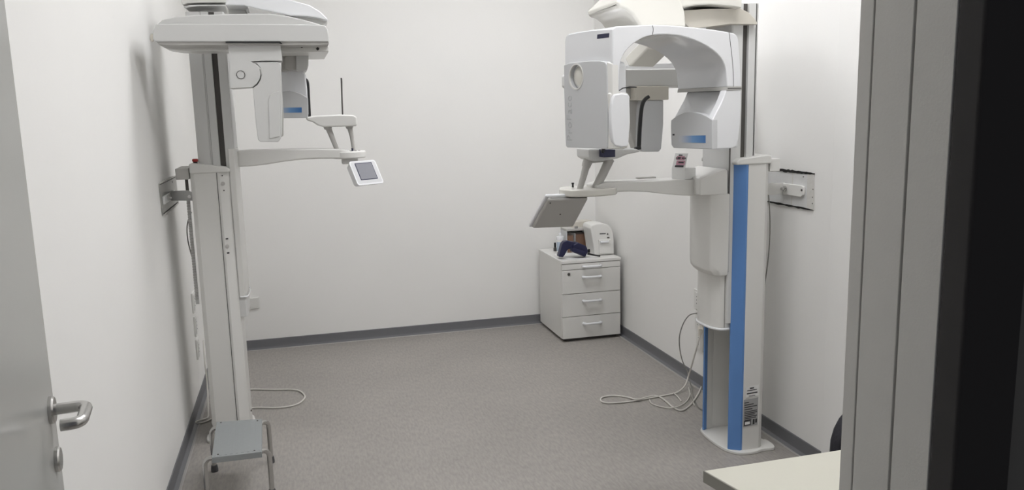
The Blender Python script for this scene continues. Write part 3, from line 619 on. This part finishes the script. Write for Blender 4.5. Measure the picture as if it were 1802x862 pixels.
bm = bmesh.new(); add_prism(bm, [at(a, b, 'y', 4.1035) for a, b in ((488, 189.5), (531, 189), (531, 198), (488, 198.8))], (0, 0.003, 0)); build('blue_label', bm, M_GRAD, L)
# shoulder and column head
slab('shoulder', [(396, 9), (400, -8), (440, -14), (490, -6), (520, 2), (545, 9), (563, 20), (575, 31), (577.5, 36), (560, 31), (540, 28.3), (512, 27.5), (490, 23), (460, 17), (430, 9.5)], 3.78, 0.40, M_GLOSS, L, 0.007, 4)
slab('shoulder_keel', [(500, 27.5), (540, 29), (566, 33), (577, 37), (576, 41), (565, 43.5), (520, 43), (505, 34)], 3.84, 0.30, M_WHITE, L, 0.008, 4)
slab('shoulder_link', [(396, 8), (428, 8), (436, 27), (401, 27)], 3.95, 0.22, M_WHITE, L, 0.006, 3)
slab('column_head', [(321, 9), (330, 6), (350, 5), (400, 4.5), (404, -10), (330, -12), (318, 0)], YL+0.010, 0.31, M_WHITE, L, 0.004)
slab('column_head_rim', [(323, 12), (333, 9), (352, 8), (396, 8), (396, 10.5), (350, 10.5), (334, 12.5), (327, 14)], YL+0.012, 0.30, M_SATIN, L, 0.001)
# wall brace
wl = lambda px, py, o=0.0: at(px, py, 'x', XL+0.006+o)
bar = [wl(285, 346), wl(304, 334), wl(305, 348), wl(286, 360)]
prism('brace_bar', bar, (0.010, 0, 0), M_SATIN, L, 0.002)
pA = wl(300, 336, .008); pB = wl(301, 353, .008); qA = Vector((XL+0.10, YL-0.004, pA.z-0.0)); qB = Vector((XL+0.10, YL-0.004, pB.z-0.0))
qA = at(331, 335, 'y', YL-0.004); qB = at(332, 353, 'y', YL-0.004); rA = at(339, 339, 'y', YL-0.004); rB = at(340, 353, 'y', YL-0.004)
bm = bmesh.new(); add_prism(bm, [pA, qA, rA, rB, qB, pB], (0, 0.008, 0)); build('brace_arm', bm, M_SATIN, L, 0.0015)
lathe('brace_bolt', [(0.011, 0), (0.011, 0.005), (0.006, 0.006), (0.006, 0.016)], wl(296, 348, .012), M_STEEL, L, 14, (1, 0, 0))
lathe('brace_bolt', [(0.008, 0), (0.008, 0.004)], at(333.5, 346, 'y', YL-0.005), M_STEEL, L, 14, (0, -1, 0))

# ================================================================== WALL PLATES
def ragged(name, pa, pb, w, nrm, parent, seed):
    """dark open joint along a plate edge"""
    rnd = random.Random(seed); k = 22; a = []; b = []
    for i in range(k+1):
        t = i/k; p = pa.lerp(pb, t); fade = min(1, 0.35+2.5*min(t, 1-t))
        a.append(p + Vector((0, 0, w*fade*(0.35+0.4*rnd.random())))); b.append(p - Vector((0, 0, w*fade*(0.35+0.4*rnd.random()))))
    bm = bmesh.new(); add_prism(bm, a + b[::-1], nrm); return build(name, bm, M_CRACK, parent)
t = thing('wall_plate', (XR, 3.25, 1.14), 'grey painted steel plate in the right wall, open dark gaps above and below', 'plate')
w = lambda px, py, o=0.0: at(px, py, 'x', XR-0.001-o)
prism('plate', [w(1345, 296.5), w(1433, 307), w(1432, 369), w(1345, 352.5)], (-0.003, 0, 0), M_PLATE, t)
prism('plaster_edge', [w(1422, 306), w(1433.5, 307), w(1432.5, 369.5), w(1421, 367)], (-0.0045, 0, 0), M_PLASTER, t)
prism('seam', [w(1396, 302), w(1397.5, 302), w(1394.5, 361), w(1393, 361)], (-0.004, 0, 0), M_PLASTER, t)
ragged('gap', w(1359, 297.5), w(1434, 306), 0.011, Vector((-0.005, 0, 0)), t, 1); ragged('gap', w(1344, 353), w(1432, 369.5), 0.008, Vector((-0.005, 0, 0)), t, 2)
for px, py in ((1414, 311), (1431, 333), (1430, 347), (1430, 358)): lathe('hole', [(0.003, 0), (0.003, 0.0012)], w(px, py, .0035), M_CRACK, t, 8, (-1, 0, 0))
t = thing('wall_plate', (XL, 4.2, 1.16), 'bare metal plate in the left wall with rough plaster edges, behind a brace', 'plate')
w = lambda px, py, o=0.0: at(px, py, 'x', XL+0.001+o)
prism('plate', [w(279, 323), w(308, 309), w(313, 358), w(285, 379)], (0.004, 0, 0), M_ZINC, t)
ragged('plaster_edge', w(279, 323), w(308, 309), 0.008, Vector((0.006, 0, 0)), t, 3).data.materials[0] = M_PLASTER
ragged('plaster_edge', w(285, 380), w(313, 358), 0.008, Vector((0.006, 0, 0)), t, 4).data.materials[0] = M_PLASTER
ragged('gap', w(279.5, 325), w(307.5, 311), 0.003, Vector((0.0065, 0, 0)), t, 5); ragged('gap', w(286, 376), w(312, 355), 0.003, Vector((0.0065, 0, 0)), t, 6)
lathe('hole', [(0.005, 0), (0.005, 0.0012)], w(303, 320, .004), M_CRACK, t, 8, (1, 0, 0))

# ================================================================== SOCKETS AND CABLES
t = thing('wall_socket', (-0.35, YB, 0.29), 'white blank wall box low on the back wall beside the left unit', 'socket')
prism('cover', [at(427, 525.5, 'y', YB-0.001), at(456, 522, 'y', YB-0.001), at(457, 541.5, 'y', YB-0.001), at(428, 545, 'y', YB-0.001)], (0, -0.012, 0), M_SOCKET, t, 0.003)
prism('cover_plate', [at(430, 527.5, 'y', YB-0.013), at(454, 524.5, 'y', YB-0.013), at(455, 539.5, 'y', YB-0.013), at(431, 542.5, 'y', YB-0.013)], (0, -0.003, 0), M_WHITE, t, 0.001)
def socket(loc, nx, label, plug=True):
    t = thing('wall_socket', loc, label, 'socket')
    x, y, z = loc; s = 1 if nx > 0 else -1
    box('cover', x, x+s*0.010, y-0.04, y+0.04, z-0.058, z+0.058, M_SOCKET, t, 0.003)
    box('insert', x+s*0.010, x+s*0.013, y-0.026, y+0.026, z-0.045, z+0.045, M_WHITE, t, 0.001)
    for dz in (-0.02, 0, 0.02): lathe('contact_hole', [(0.003, 0), (0.003, 0.0008)], (x+s*0.013, y, z+dz), M_SLOT, t, 8, (s, 0, 0))
    return t
socket((XR, 4.09, 0.505), -1, 'upper white wall socket on right wall beside the blue-edged column')
socket((XR, 4.075, 0.385), -1, 'middle white wall socket on right wall, holding the plug of a grey cable')
socket((XR, 4.06, 0.270), -1, 'lowest white wall socket on right wall, holding a white plug')
socket((XL, 4.78, 0.575), 1, 'highest white wall socket behind the left unit on left wall')
socket((XL, 4.78, 0.440), 1, 'middle white wall socket behind the left unit on left wall')
socket((XL, 4.78, 0.305), 1, 'lowest white wall socket behind the left unit on left wall')
def fl(px, py, z=0.005): return at(px, py, 'z', z)
def wallpt(px, py, o=0.05): return at(px, py, 'x', XR-o)
t = thing('power_cable', (2.1, 4.0, 0), 'grey cable curving down from middle right wall socket to the floor', 'cable')
tube('cord', [wallpt(1229, 551, .045), wallpt(1214, 554, .09), wallpt(1203, 568, .12), wallpt(1196, 590, .13), wallpt(1196, 612, .12), wallpt(1201, 635, .10), wallpt(1211, 658, .08), fl(1218, 688, .006), fl(1222, 702), fl(1229, 716), fl(1238, 722)], 0.0032, M_CABLEG, t, 8, 5)
tube('plug', [wallpt(1232, 552, .014), wallpt(1228, 551.5, .045)], [0.014, 0.009], M_GREY, t, 12)
t = thing('power_cable', (2.0, 3.95, 0), 'thick white cable from the lowest right socket, looped far out over the floor', 'cable')
tube('cord', [wallpt(1232, 590, .05), wallpt(1226, 612, .07), wallpt(1218, 640, .08), wallpt(1212, 660, .08), fl(1205, 679, .03), fl(1190, 691, .006), fl(1165, 696.5), fl(1130, 703), fl(1100, 707.5), fl(1070, 709), fl(1057.5, 705.5), fl(1060, 699), fl(1080, 696), fl(1105, 699), fl(1122, 703, .012), fl(1145, 697), fl(1160, 698), fl(1172, 706), fl(1185, 717), fl(1200, 722), fl(1215, 712), fl(1228, 694), fl(1236, 677), fl(1243, 664)], 0.0048, M_CABLE, t, 8, 5)
tube('plug', [wallpt(1233, 577, .014), wallpt(1233, 582, .045), wallpt(1231, 592, .05)], [0.017, 0.015, 0.007], M_BEIGE, t, 12)
t = thing('power_cable', (1.95, 3.85, 0), 'thin white cable tangled under the thick cable loop', 'cable')
tube('cord', [fl(1143, 703), fl(1147, 710), fl(1165, 716), fl(1185, 717, .012), fl(1202, 711), fl(1212, 700), fl(1214, 686), fl(1212, 681, .05), fl(1214, 690, .07), fl(1219, 705, .02), fl(1222, 714)], 0.003, M_CABLE, t, 8, 5)
t = thing('power_cable', (1.95, 3.95, 0), 'short white cable end crossing between the loops by the right wall', 'cable')
tube('cord', [fl(1185, 691, .014), fl(1192, 697, .008), fl(1199, 706, .006)], 0.003, M_CABLE, t, 8, 4)
t = thing('hanging_cable', (2.10, 3.3, 0.5), 'dark thin cable hanging from the right brace beside the column', 'cable')
tube('cord', [at(x, y, 'x', 2.09) for x, y in ((1347, 300), (1346, 312), (1350, 325), (1353, 350), (1355, 390), (1354, 430), (1350, 470), (1345, 505), (1342, 530))], 0.0028, M_CABLEG, t, 8, 4)
t = thing('hanging_cable', (XL+0.07, 4.2, 0.9), 'dark thin cable bowing out behind the left column', 'cable')
tube('cord', [at(x, y, 'y', 4.17) for x, y in ((337, 373), (332, 385), (329, 402), (331, 425), (336, 445), (343, 470), (346, 490))], 0.0028, M_CABLEG, t, 8, 4)
t = thing('power_cable', (-0.2, 4.65, 0), 'white cable looped on the floor right of the left column', 'cable')
tube('cord', [fl(430, 687), fl(445, 685), fl(480, 685.5), fl(510, 685.3), fl(526, 687.5), fl(535, 694), fl(535.5, 701), fl(525, 710), fl(505, 715.5), fl(480, 717.5), fl(455, 717), fl(436, 718)], 0.005, M_CABLE, t, 8, 5)
t = thing('power_cable', (XL+0.04, 4.5, 0), 'white cable dropping down the left wall to the floor behind left column', 'cable')
tube('cord', [at(358, 600, 'x', XL+0.03), at(361, 640, 'x', XL+0.045), at(365, 680, 'x', XL+0.05), fl(366, 718, .03), fl(366, 733, .008), fl(360, 737), fl(347, 741), fl(344, 743.5), fl(352, 744.5), fl(366, 740), fl(378, 734)], 0.0045, M_CABLE, t, 8, 4)

# ================================================================== DRAWER CABINET
CX0, CX1, CY0, CY1, CZ = 1.718, 2.150, 5.178, 5.690, 0.575
t = thing('drawer_cabinet', ((CX0+CX1)/2, 5.44, 0), 'low white four-drawer office cabinet in the far right corner', 'cabinet')
box('carcass', CX0, CX1, CY0, CY1, 0.022, CZ-0.020, M_CAB, t, 0.002)
box('top_board', CX0-0.004, CX1+0.003, CY0-0.022, CY1+0.002, CZ-0.020, CZ, M_CAB, t, 0.003)
box('plinth', CX0+0.02, CX1-0.02, CY0+0.015, CY1-0.02, 0.0, 0.022, M_SLOT, t)
for i, (z0, z1) in enumerate(((0.512, 0.551), (0.343, 0.508), (0.181, 0.339), (0.024, 0.177))):
    dr = box('drawer', CX0+0.002, CX1-0.002, CY0-0.019, CY0-0.001, z0, z1, M_CAB, t, 0.0015)
    hx, hz = 1.935, (z0+z1)/2 if i == 0 else z1-0.052
    if i == 0: hz = 0.530
    fy = CY0-0.019
    tube('handle', [Vector((hx-0.062, fy, hz-0.003)), Vector((hx-0.060, fy-0.020, hz)), Vector((hx-0.05, fy-0.026, hz)), Vector((hx+0.05, fy-0.026, hz)), Vector((hx+0.060, fy-0.020, hz)), Vector((hx+0.062, fy, hz-0.003))], [0.011, 0.010, 0.008, 0.008, 0.010, 0.011], M_GLOSS, dr, 12)
lathe('lock', [(0.010, 0), (0.010, 0.003), (0.006, 0.004)], at(1001, 482.5, 'y', CY0-0.0195), M_SLOT, t, 16, (0, -1, 0))
box('lock_slot', 1.757, 1.759, CY0-0.0245, CY0-0.0233, 0.485, 0.492, M_BLACK, t) if False else None

# things on the cabinet
tag(prism('paper_sheet', [Vector((1.74, 5.30, CZ+.0006)), Vector((1.80, 5.19, CZ+.0006)), Vector((2.0, 5.20, CZ+.0006)), Vector((2.03, 5.25, CZ+.0006)), Vector((1.9, 5.50, CZ+.0006)), Vector((1.76, 5.46, CZ+.0006))], (0, 0, 0.001), M_PAPER), 'white paper sheet lying on the white cabinet top', 'paper')
t = thing('label_printer', (2.07, 5.4, CZ), 'white rounded countertop device with front flap on the cabinet, nearest the wall', 'printer')
pf = [(1046, 449.5), (1044, 430), (1041, 412), (1039, 402), (1041, 396.5), (1050, 394), (1062, 393.5), (1070, 395.5), (1076, 401), (1079.5, 411), (1080.5, 425), (1081, 447)]
slab('housing', pf, 5.27, 0.165, M_CAB, t, 0.008, 3)
slab('front_flap', [(1054, 422), (1075, 421), (1076, 445), (1055, 446)], 5.262, 0.012, M_WHITE, t, 0.002)
slab('flap_grip', [(1057, 424.5), (1072, 423.5), (1072, 427), (1057, 428)], 5.248, 0.018, M_GLOSS, t, 0.003)
lathe('button', [(0.006, 0), (0.005, 0.003)], at(1069.3, 411.8, 'y', 5.269), M_SLOT, t, 12, (0, -1, 0)); slab('indicator', [(1068.5, 417), (1072.5, 417), (1072.5, 419), (1068.5, 419)], 5.267, 0.006, M_SLOT, t, 0)
slab('print_line', [(1055.5, 410.6), (1066, 410.2), (1066, 411.6), (1055.5, 412)], 5.268, 0.004, M_PRINT, t, 0)
t = thing('glove_dispenser', (1.93, 5.5, CZ), 'clear acrylic holder with brown boxes and pale lid, behind the navy support', 'dispenser')
A0, A1 = at(997, 410, 'y', 5.45), at(1036, 408, 'y', 5.45)
box('holder_side', A0.x-0.002, A0.x+0.004, 5.445, 5.58, CZ, 0.735, M_PANEL, t, 0.002); box('holder_side', A1.x-0.004, A1.x+0.002, 5.445, 5.58, CZ, 0.735, M_PANEL, t, 0.001)
box('front_pane', A0.x+0.008, A1.x-0.004, 5.446, 5.448, CZ+0.004, 0.725, M_ACRYL, t); box('holder_back', A0.x, A1.x, 5.58, 5.585, CZ, 0.735, M_GREY, t)
box('card_box', A0.x+0.012, A0.x+0.055, 5.46, 5.57, CZ+0.002, 0.70, M_BROWN, t, 0.001); box('card_box', A0.x+0.060, A0.x+0.070, 5.455, 5.57, CZ+0.002, 0.715, M_PAPER, t, 0.001); box('card_box', A0.x+0.078, A1.x-0.010, 5.47, 5.57, CZ+0.002, 0.705, M_BROWN, t, 0.001)
box('lid', A0.x-0.002, A1.x+0.002, 5.442, 5.58, 0.735, 0.752, M_GREY, t, 0.003); box('lid_clip', A0.x+0.06, A0.x+0.085, 5.442, 5.452, 0.752, 0.770, M_STEEL, t, 0.003)
slab('pale_tray', [(1004, 402), (1012, 391), (1040, 388), (1052, 391), (1052, 396), (1040, 398), (1030, 404)], 5.50, 0.10, M_BEIGE, t, 0.003)
t = thing('white_bottle', (1.86, 5.6, CZ), 'white plastic bottle with pale blue label at the back of the cabinet', 'bottle')
bc = at(986, 440, 'y', 5.47); bz = CZ
lathe('body', [(0.024, 0), (0.026, 0.004), (0.026, 0.095), (0.024, 0.102), (0.02, 0.105)], (bc.x, 5.47, bz), M_SOCKET, t, 24)
lathe('cap', [(0.0265, 0.1), (0.0265, 0.122), (0.024, 0.126)], (bc.x, 5.47, bz), M_GLOSS, t, 24)
lathe('nozzle', [(0.010, 0.126), (0.010, 0.14), (0.006, 0.15)], (bc.x, 5.47, bz), M_GLOSS, t, 16)
lathe('bottle_label', [(0.0263, 0.02), (0.0268, 0.021), (0.0268, 0.085), (0.0263, 0.086)], (bc.x, 5.47, bz), M_BOTTLE, t, 24)
for x, y, h, lb, gl in ((976.8, 441.5, 0.062, 'tiny dark-capped bottle at the cabinet left edge, farthest left', False), (983.3, 444, 0.060, 'tiny dark-capped bottle beside the navy support, standing to its left', False)):
    p = at(x, y, 'z', CZ); t = thing('small_bottle', (p.x, p.y, CZ), lb, 'bottle', None)
    lathe('body', [(0.011, 0), (0.012, 0.003), (0.012, 0.022), (0.006, 0.028)], p, M_SLOT if x < 980 else M_GREY, t, 16); lathe('cap', [(0.0075, 0.028), (0.0075, h-0.003), (0.006, h)], p, M_BLACK, t, 14)
p = at(984, 450.5, 'z', CZ); t = thing('round_jar', (p.x, p.y, CZ), 'small silvery round jar in front of the tiny bottles', 'jar')
lathe('body', [(0.011, 0), (0.016, 0.006), (0.018, 0.016), (0.015, 0.027), (0.008, 0.032)], p, M_STEEL, t, 18); lathe('foot', [(0.012, 0), (0.012, 0.004)], p, M_SLOT, t, 14)
t = thing('navy_head_support', (1.87, 5.25, CZ), 'navy padded arched support lying on the cabinet top', 'support')
ha = [(983.5, 452), (986.5, 441), (989, 430.5), (993, 425), (999, 423.8), (1008, 425.5), (1018, 428), (1018, 440), (1008, 438.5), (1001, 438), (998, 441.5), (994, 449), (991, 452.6)]
slab('hoop', ha, 5.235, 0.05, M_NAVY, t, 0.006, 3)
slab('pad', [(1009, 431), (1017, 426.5), (1032, 433), (1036, 442), (1030, 453), (1024, 450), (1008, 444)], 5.22, 0.07, M_NAVY, t, 0.008, 3)
slab('pad_fold', [(1006, 436), (1032, 443), (1029.5, 451), (1006.5, 442.5)], 5.205, 0.03, M_NAVY, t, 0.005, 3)
tube('stem', [at(1034, 446.5, 'y', 5.22), at(1044, 448.5, 'y', 5.22), at(1056, 450.4, 'y', 5.22)], [0.007, 0.006, 0.005], M_BLACK, t, 10)
lathe('knob', [(0.008, 0), (0.008, 0.02), (0.006, 0.024)], at(1036.5, 444, 'y', 5.24), M_BLACK, t, 12)

# box on the support arm
t = thing('card_box', (1.67, 3.29, 1.29), 'small white open card box with pink printed lid standing on right support arm', 'box')
zt = at(1206, 316, 'y', 3.245).z + 0.0004
x0, x1, x2 = at(1184, 310, 'y', 3.29).x, at(1205.5, 314, 'y', 3.25).x, at(1226, 312, 'y', 3.262).x
z1 = at(1206, 296.5, 'y', 3.25).z
bw = [Vector((x0, 3.30, zt)), Vector((x1, 3.25, zt)), Vector((x2, 3.268, zt)), Vector((x0+(x2-x1), 3.318, zt))]
bw = [Vector((x0, 3.300, zt)), Vector((x1, 3.250, zt)), Vector((x2, 3.272, zt)), Vector((x0+x2-x1, 3.322, zt))]
for i in range(4):
    a, b = bw[i], bw[(i+1) % 4]; cen = sum(bw, Vector())/4
    inn = [a+(cen-a).normalized()*0.002, b+(cen-b).normalized()*0.002]
    bm = bmesh.new(); add_prism(bm, [a, b, inn[1], inn[0]], (0, 0, z1-zt)); build('side', bm, M_PAPER, t)
bm = bmesh.new(); add_prism(bm, bw, (0, 0, 0.001)); build('bottom', bm, M_PAPER, t)
ll = [Vector((x0, 3.300, z1)), Vector((x1, 3.250, z1)), Vector((x1+0.020, 3.262, z1+0.066)), Vector((x0+0.022, 3.312, z1+0.066))]
li = prism('lid', ll, (0.001, 0.0012, 0), M_PAPER, t)
def lq(a, b): 
    p = ll[0].lerp(ll[1], a); q_ = ll[3].lerp(ll[2], a); return p.lerp(q_, b) - Vector((0.0006, 0.0009, 0))
for a0, a1, b0_, b1_, m_ in ((.2, .85, .08, .2, M_PRINT), (.25, .9, .22, .5, M_PINK), (.4, .8, .34, .44, M_PRINT), (.2, .8, .55, .8, M_PINK), (.15, .5, .6, .75, M_PRINT), (.3, .6, .83, .9, M_PRINT), (.6, .9, .62, .72, M_PRINT)):
    prism('print_patch', [lq(a0, b0_), lq(a1, b0_), lq(a1, b1_), lq(a0, b1_)], (-0.0004, -0.0006, 0), m_, li)

# ================================================================== STEP STOOL
ST = 0.235
t = thing('step_stool', (-0.315, 3.53, 0), 'low grey step stool with bent chrome tube legs before the left unit', 'stool')
s0, s1, s2, s3 = fl(381, 742, ST), fl(461, 736.5, ST), fl(460.5, 794.5, ST), fl(372.5, 805, ST)
bm = bmesh.new(); add_prism(bm, [s0, s1, s2, s3], (0, 0, -0.026)); build('tread', bm, M_STOOL, t, 0.002)
nr = 9
for i in range(nr):
    a = (i+0.5)/nr; wv = 0.25/nr
    for_ = [s0.lerp(s1, a-wv), s0.lerp(s1, a+wv), s3.lerp(s2, a+wv), s3.lerp(s2, a-wv)]
    cc = sum(for_, Vector())/4; for_ = [cc+(q_-cc)*0.94 for q_ in for_]
    prism('rib', for_, (0, 0, 0.0012), M_STOOL, t)
for a, b in ((.1, .04), (.9, .06), (.12, .94), (.85, .95)):
    p = s0.lerp(s1, a).lerp(s3.lerp(s2, a), b); lathe('rivet', [(0.004, 0), (0.003, 0.002)], p, M_SLOT, t, 10)
def stool_side(edge_b, edge_f, out):
    """one bent tube: rear foot, up, along the tread, down to front foot"""
    zb = ST-0.022; o = Vector((out, 0, 0))
    fb_ = Vector((edge_b.x+out*1.0, edge_b.y+0.02, 0)); ff = Vector((edge_f.x+out*1.0, edge_f.y-0.005+0.06, 0))
    return fb_, ff, zb
legs = {}
def leg(corner, foot, name='leg'):
    zb = ST-0.016; c_ = Vector((corner.x, corner.y, zb)); dirx = 1 if foot.x > corner.x else -1
    pts = [c_ - Vector((dirx*0.05, 0, 0)), c_, c_ + (Vector((foot.x, foot.y, zb))-c_)*0.55 + Vector((0, 0, -0.004)), c_.lerp(Vector((foot.x, foot.y, zb)), 0.9) + Vector((0, 0, -0.022)), Vector((foot.x, foot.y, zb-0.055)), Vector((foot.x, foot.y, 0.02))]
    lg = tube(name, pts, 0.0105, M_STEEL, t, 14, 4)
    lathe('rubber_foot', [(0.016, 0), (0.016, 0.012), (0.0135, 0.03)], (foot.x, foot.y, 0), M_RUBBER, lg, 16)
leg(s0+Vector((0.03, -0.045, 0)), Vector((-0.447, 3.735, 0))); leg(s1+Vector((-0.02, -0.045, 0)), Vector((-0.198, 3.752, 0)))
leg(s3+Vector((0.02, 0.03, 0)), Vector((-0.442, 3.385, 0))); leg(s2+Vector((-0.02, 0.03, 0)), Vector((-0.185, 3.40, 0)))

# ================================================================== DESK AND CHAIR
t = thing('desk', (1.5, 1.3, 0), 'cream-topped desk with grey edge, beside the door frame', 'desk')
dsk = [(0.898, 1.64), (0.925, 1.515), (0.96, 0.93), (2.12, 0.93), (2.12, 1.645)]
prism_z('desktop', dsk, 0.712, 0.740, M_DESK, t, 0.0015)
prism_z('edge_band', [(0.895, 1.6405), (0.8965, 1.64), (0.9235, 1.515), (0.9585, 0.93), (0.956, 0.93), (0.9210, 1.515)], 0.711, 0.7395, M_EDGE, t)
for x, y in ((1.05, 1.55), (1.05, 1.02), (2.05, 1.02), (2.05, 1.57)): box('leg', x-.02, x+.02, y-.02, y+.02, 0, 0.712, M_EDGE, t, 0.002)
t = thing('office_chair', (1.615, 1.6, 0), 'black upholstered office chair behind the desk, mostly hidden by door frame', 'chair')
pts = [(1.632+0.215*math.copysign(abs(math.cos(a))**0.75, math.cos(a)), 0.600+0.16*math.copysign(abs(math.sin(a))**0.75, math.sin(a))) for a in [2*math.pi*k/28 for k in range(28)]]
prism('backrest', [Vector((x, 1.855+0.03*((x-1.615)/0.2)**2*-1, z)) for x, z in pts], (0, 0.055, 0), M_CHAIR, t, 0.015, 3)
sp_ = [tuple(p) for p in smooth_pts([(x_, 3.68-y_) for x_, y_ in [(1.41, 1.89), (1.40, 2.1), (1.45, 2.3), (1.615, 2.33), (1.78, 2.3), (1.83, 2.1), (1.82, 1.89), (1.615, 1.87)]], 3, True)]
prism_z('seat', sp_, 0.41, 0.47, M_CHAIR, t, 0.02, 3)
tube('back_post', [Vector((1.615, 1.65, 0.40)), Vector((1.615, 1.90, 0.40)), Vector((1.615, 1.925, 0.46)), Vector((1.615, 1.905, 0.62))], 0.014, M_BLACK, t, 10, 3)
lathe('gas_lift', [(0.03, 0.09), (0.03, 0.22), (0.018, 0.22), (0.018, 0.41)], (1.615, 1.6, 0), M_BLACK, t, 16)
for k in range(5):
    a = math.radians(72*k+20); q_ = Vector((1.615+0.27*math.cos(a), 1.6+0.27*math.sin(a), 0.06))
    lg = tube('leg', [Vector((1.615, 1.6, 0.10)), Vector((1.615, 1.6, 0.10)).lerp(q_, 0.5)+Vector((0, 0, .012)), q_], [0.02, 0.017, 0.013], M_BLACK, t, 10)
    lathe('caster', [(0.022, -0.009), (0.025, 0), (0.022, 0.009)], (q_.x, q_.y, 0.025), M_BLACK, lg, 16, (-math.sin(a), math.cos(a), 0))
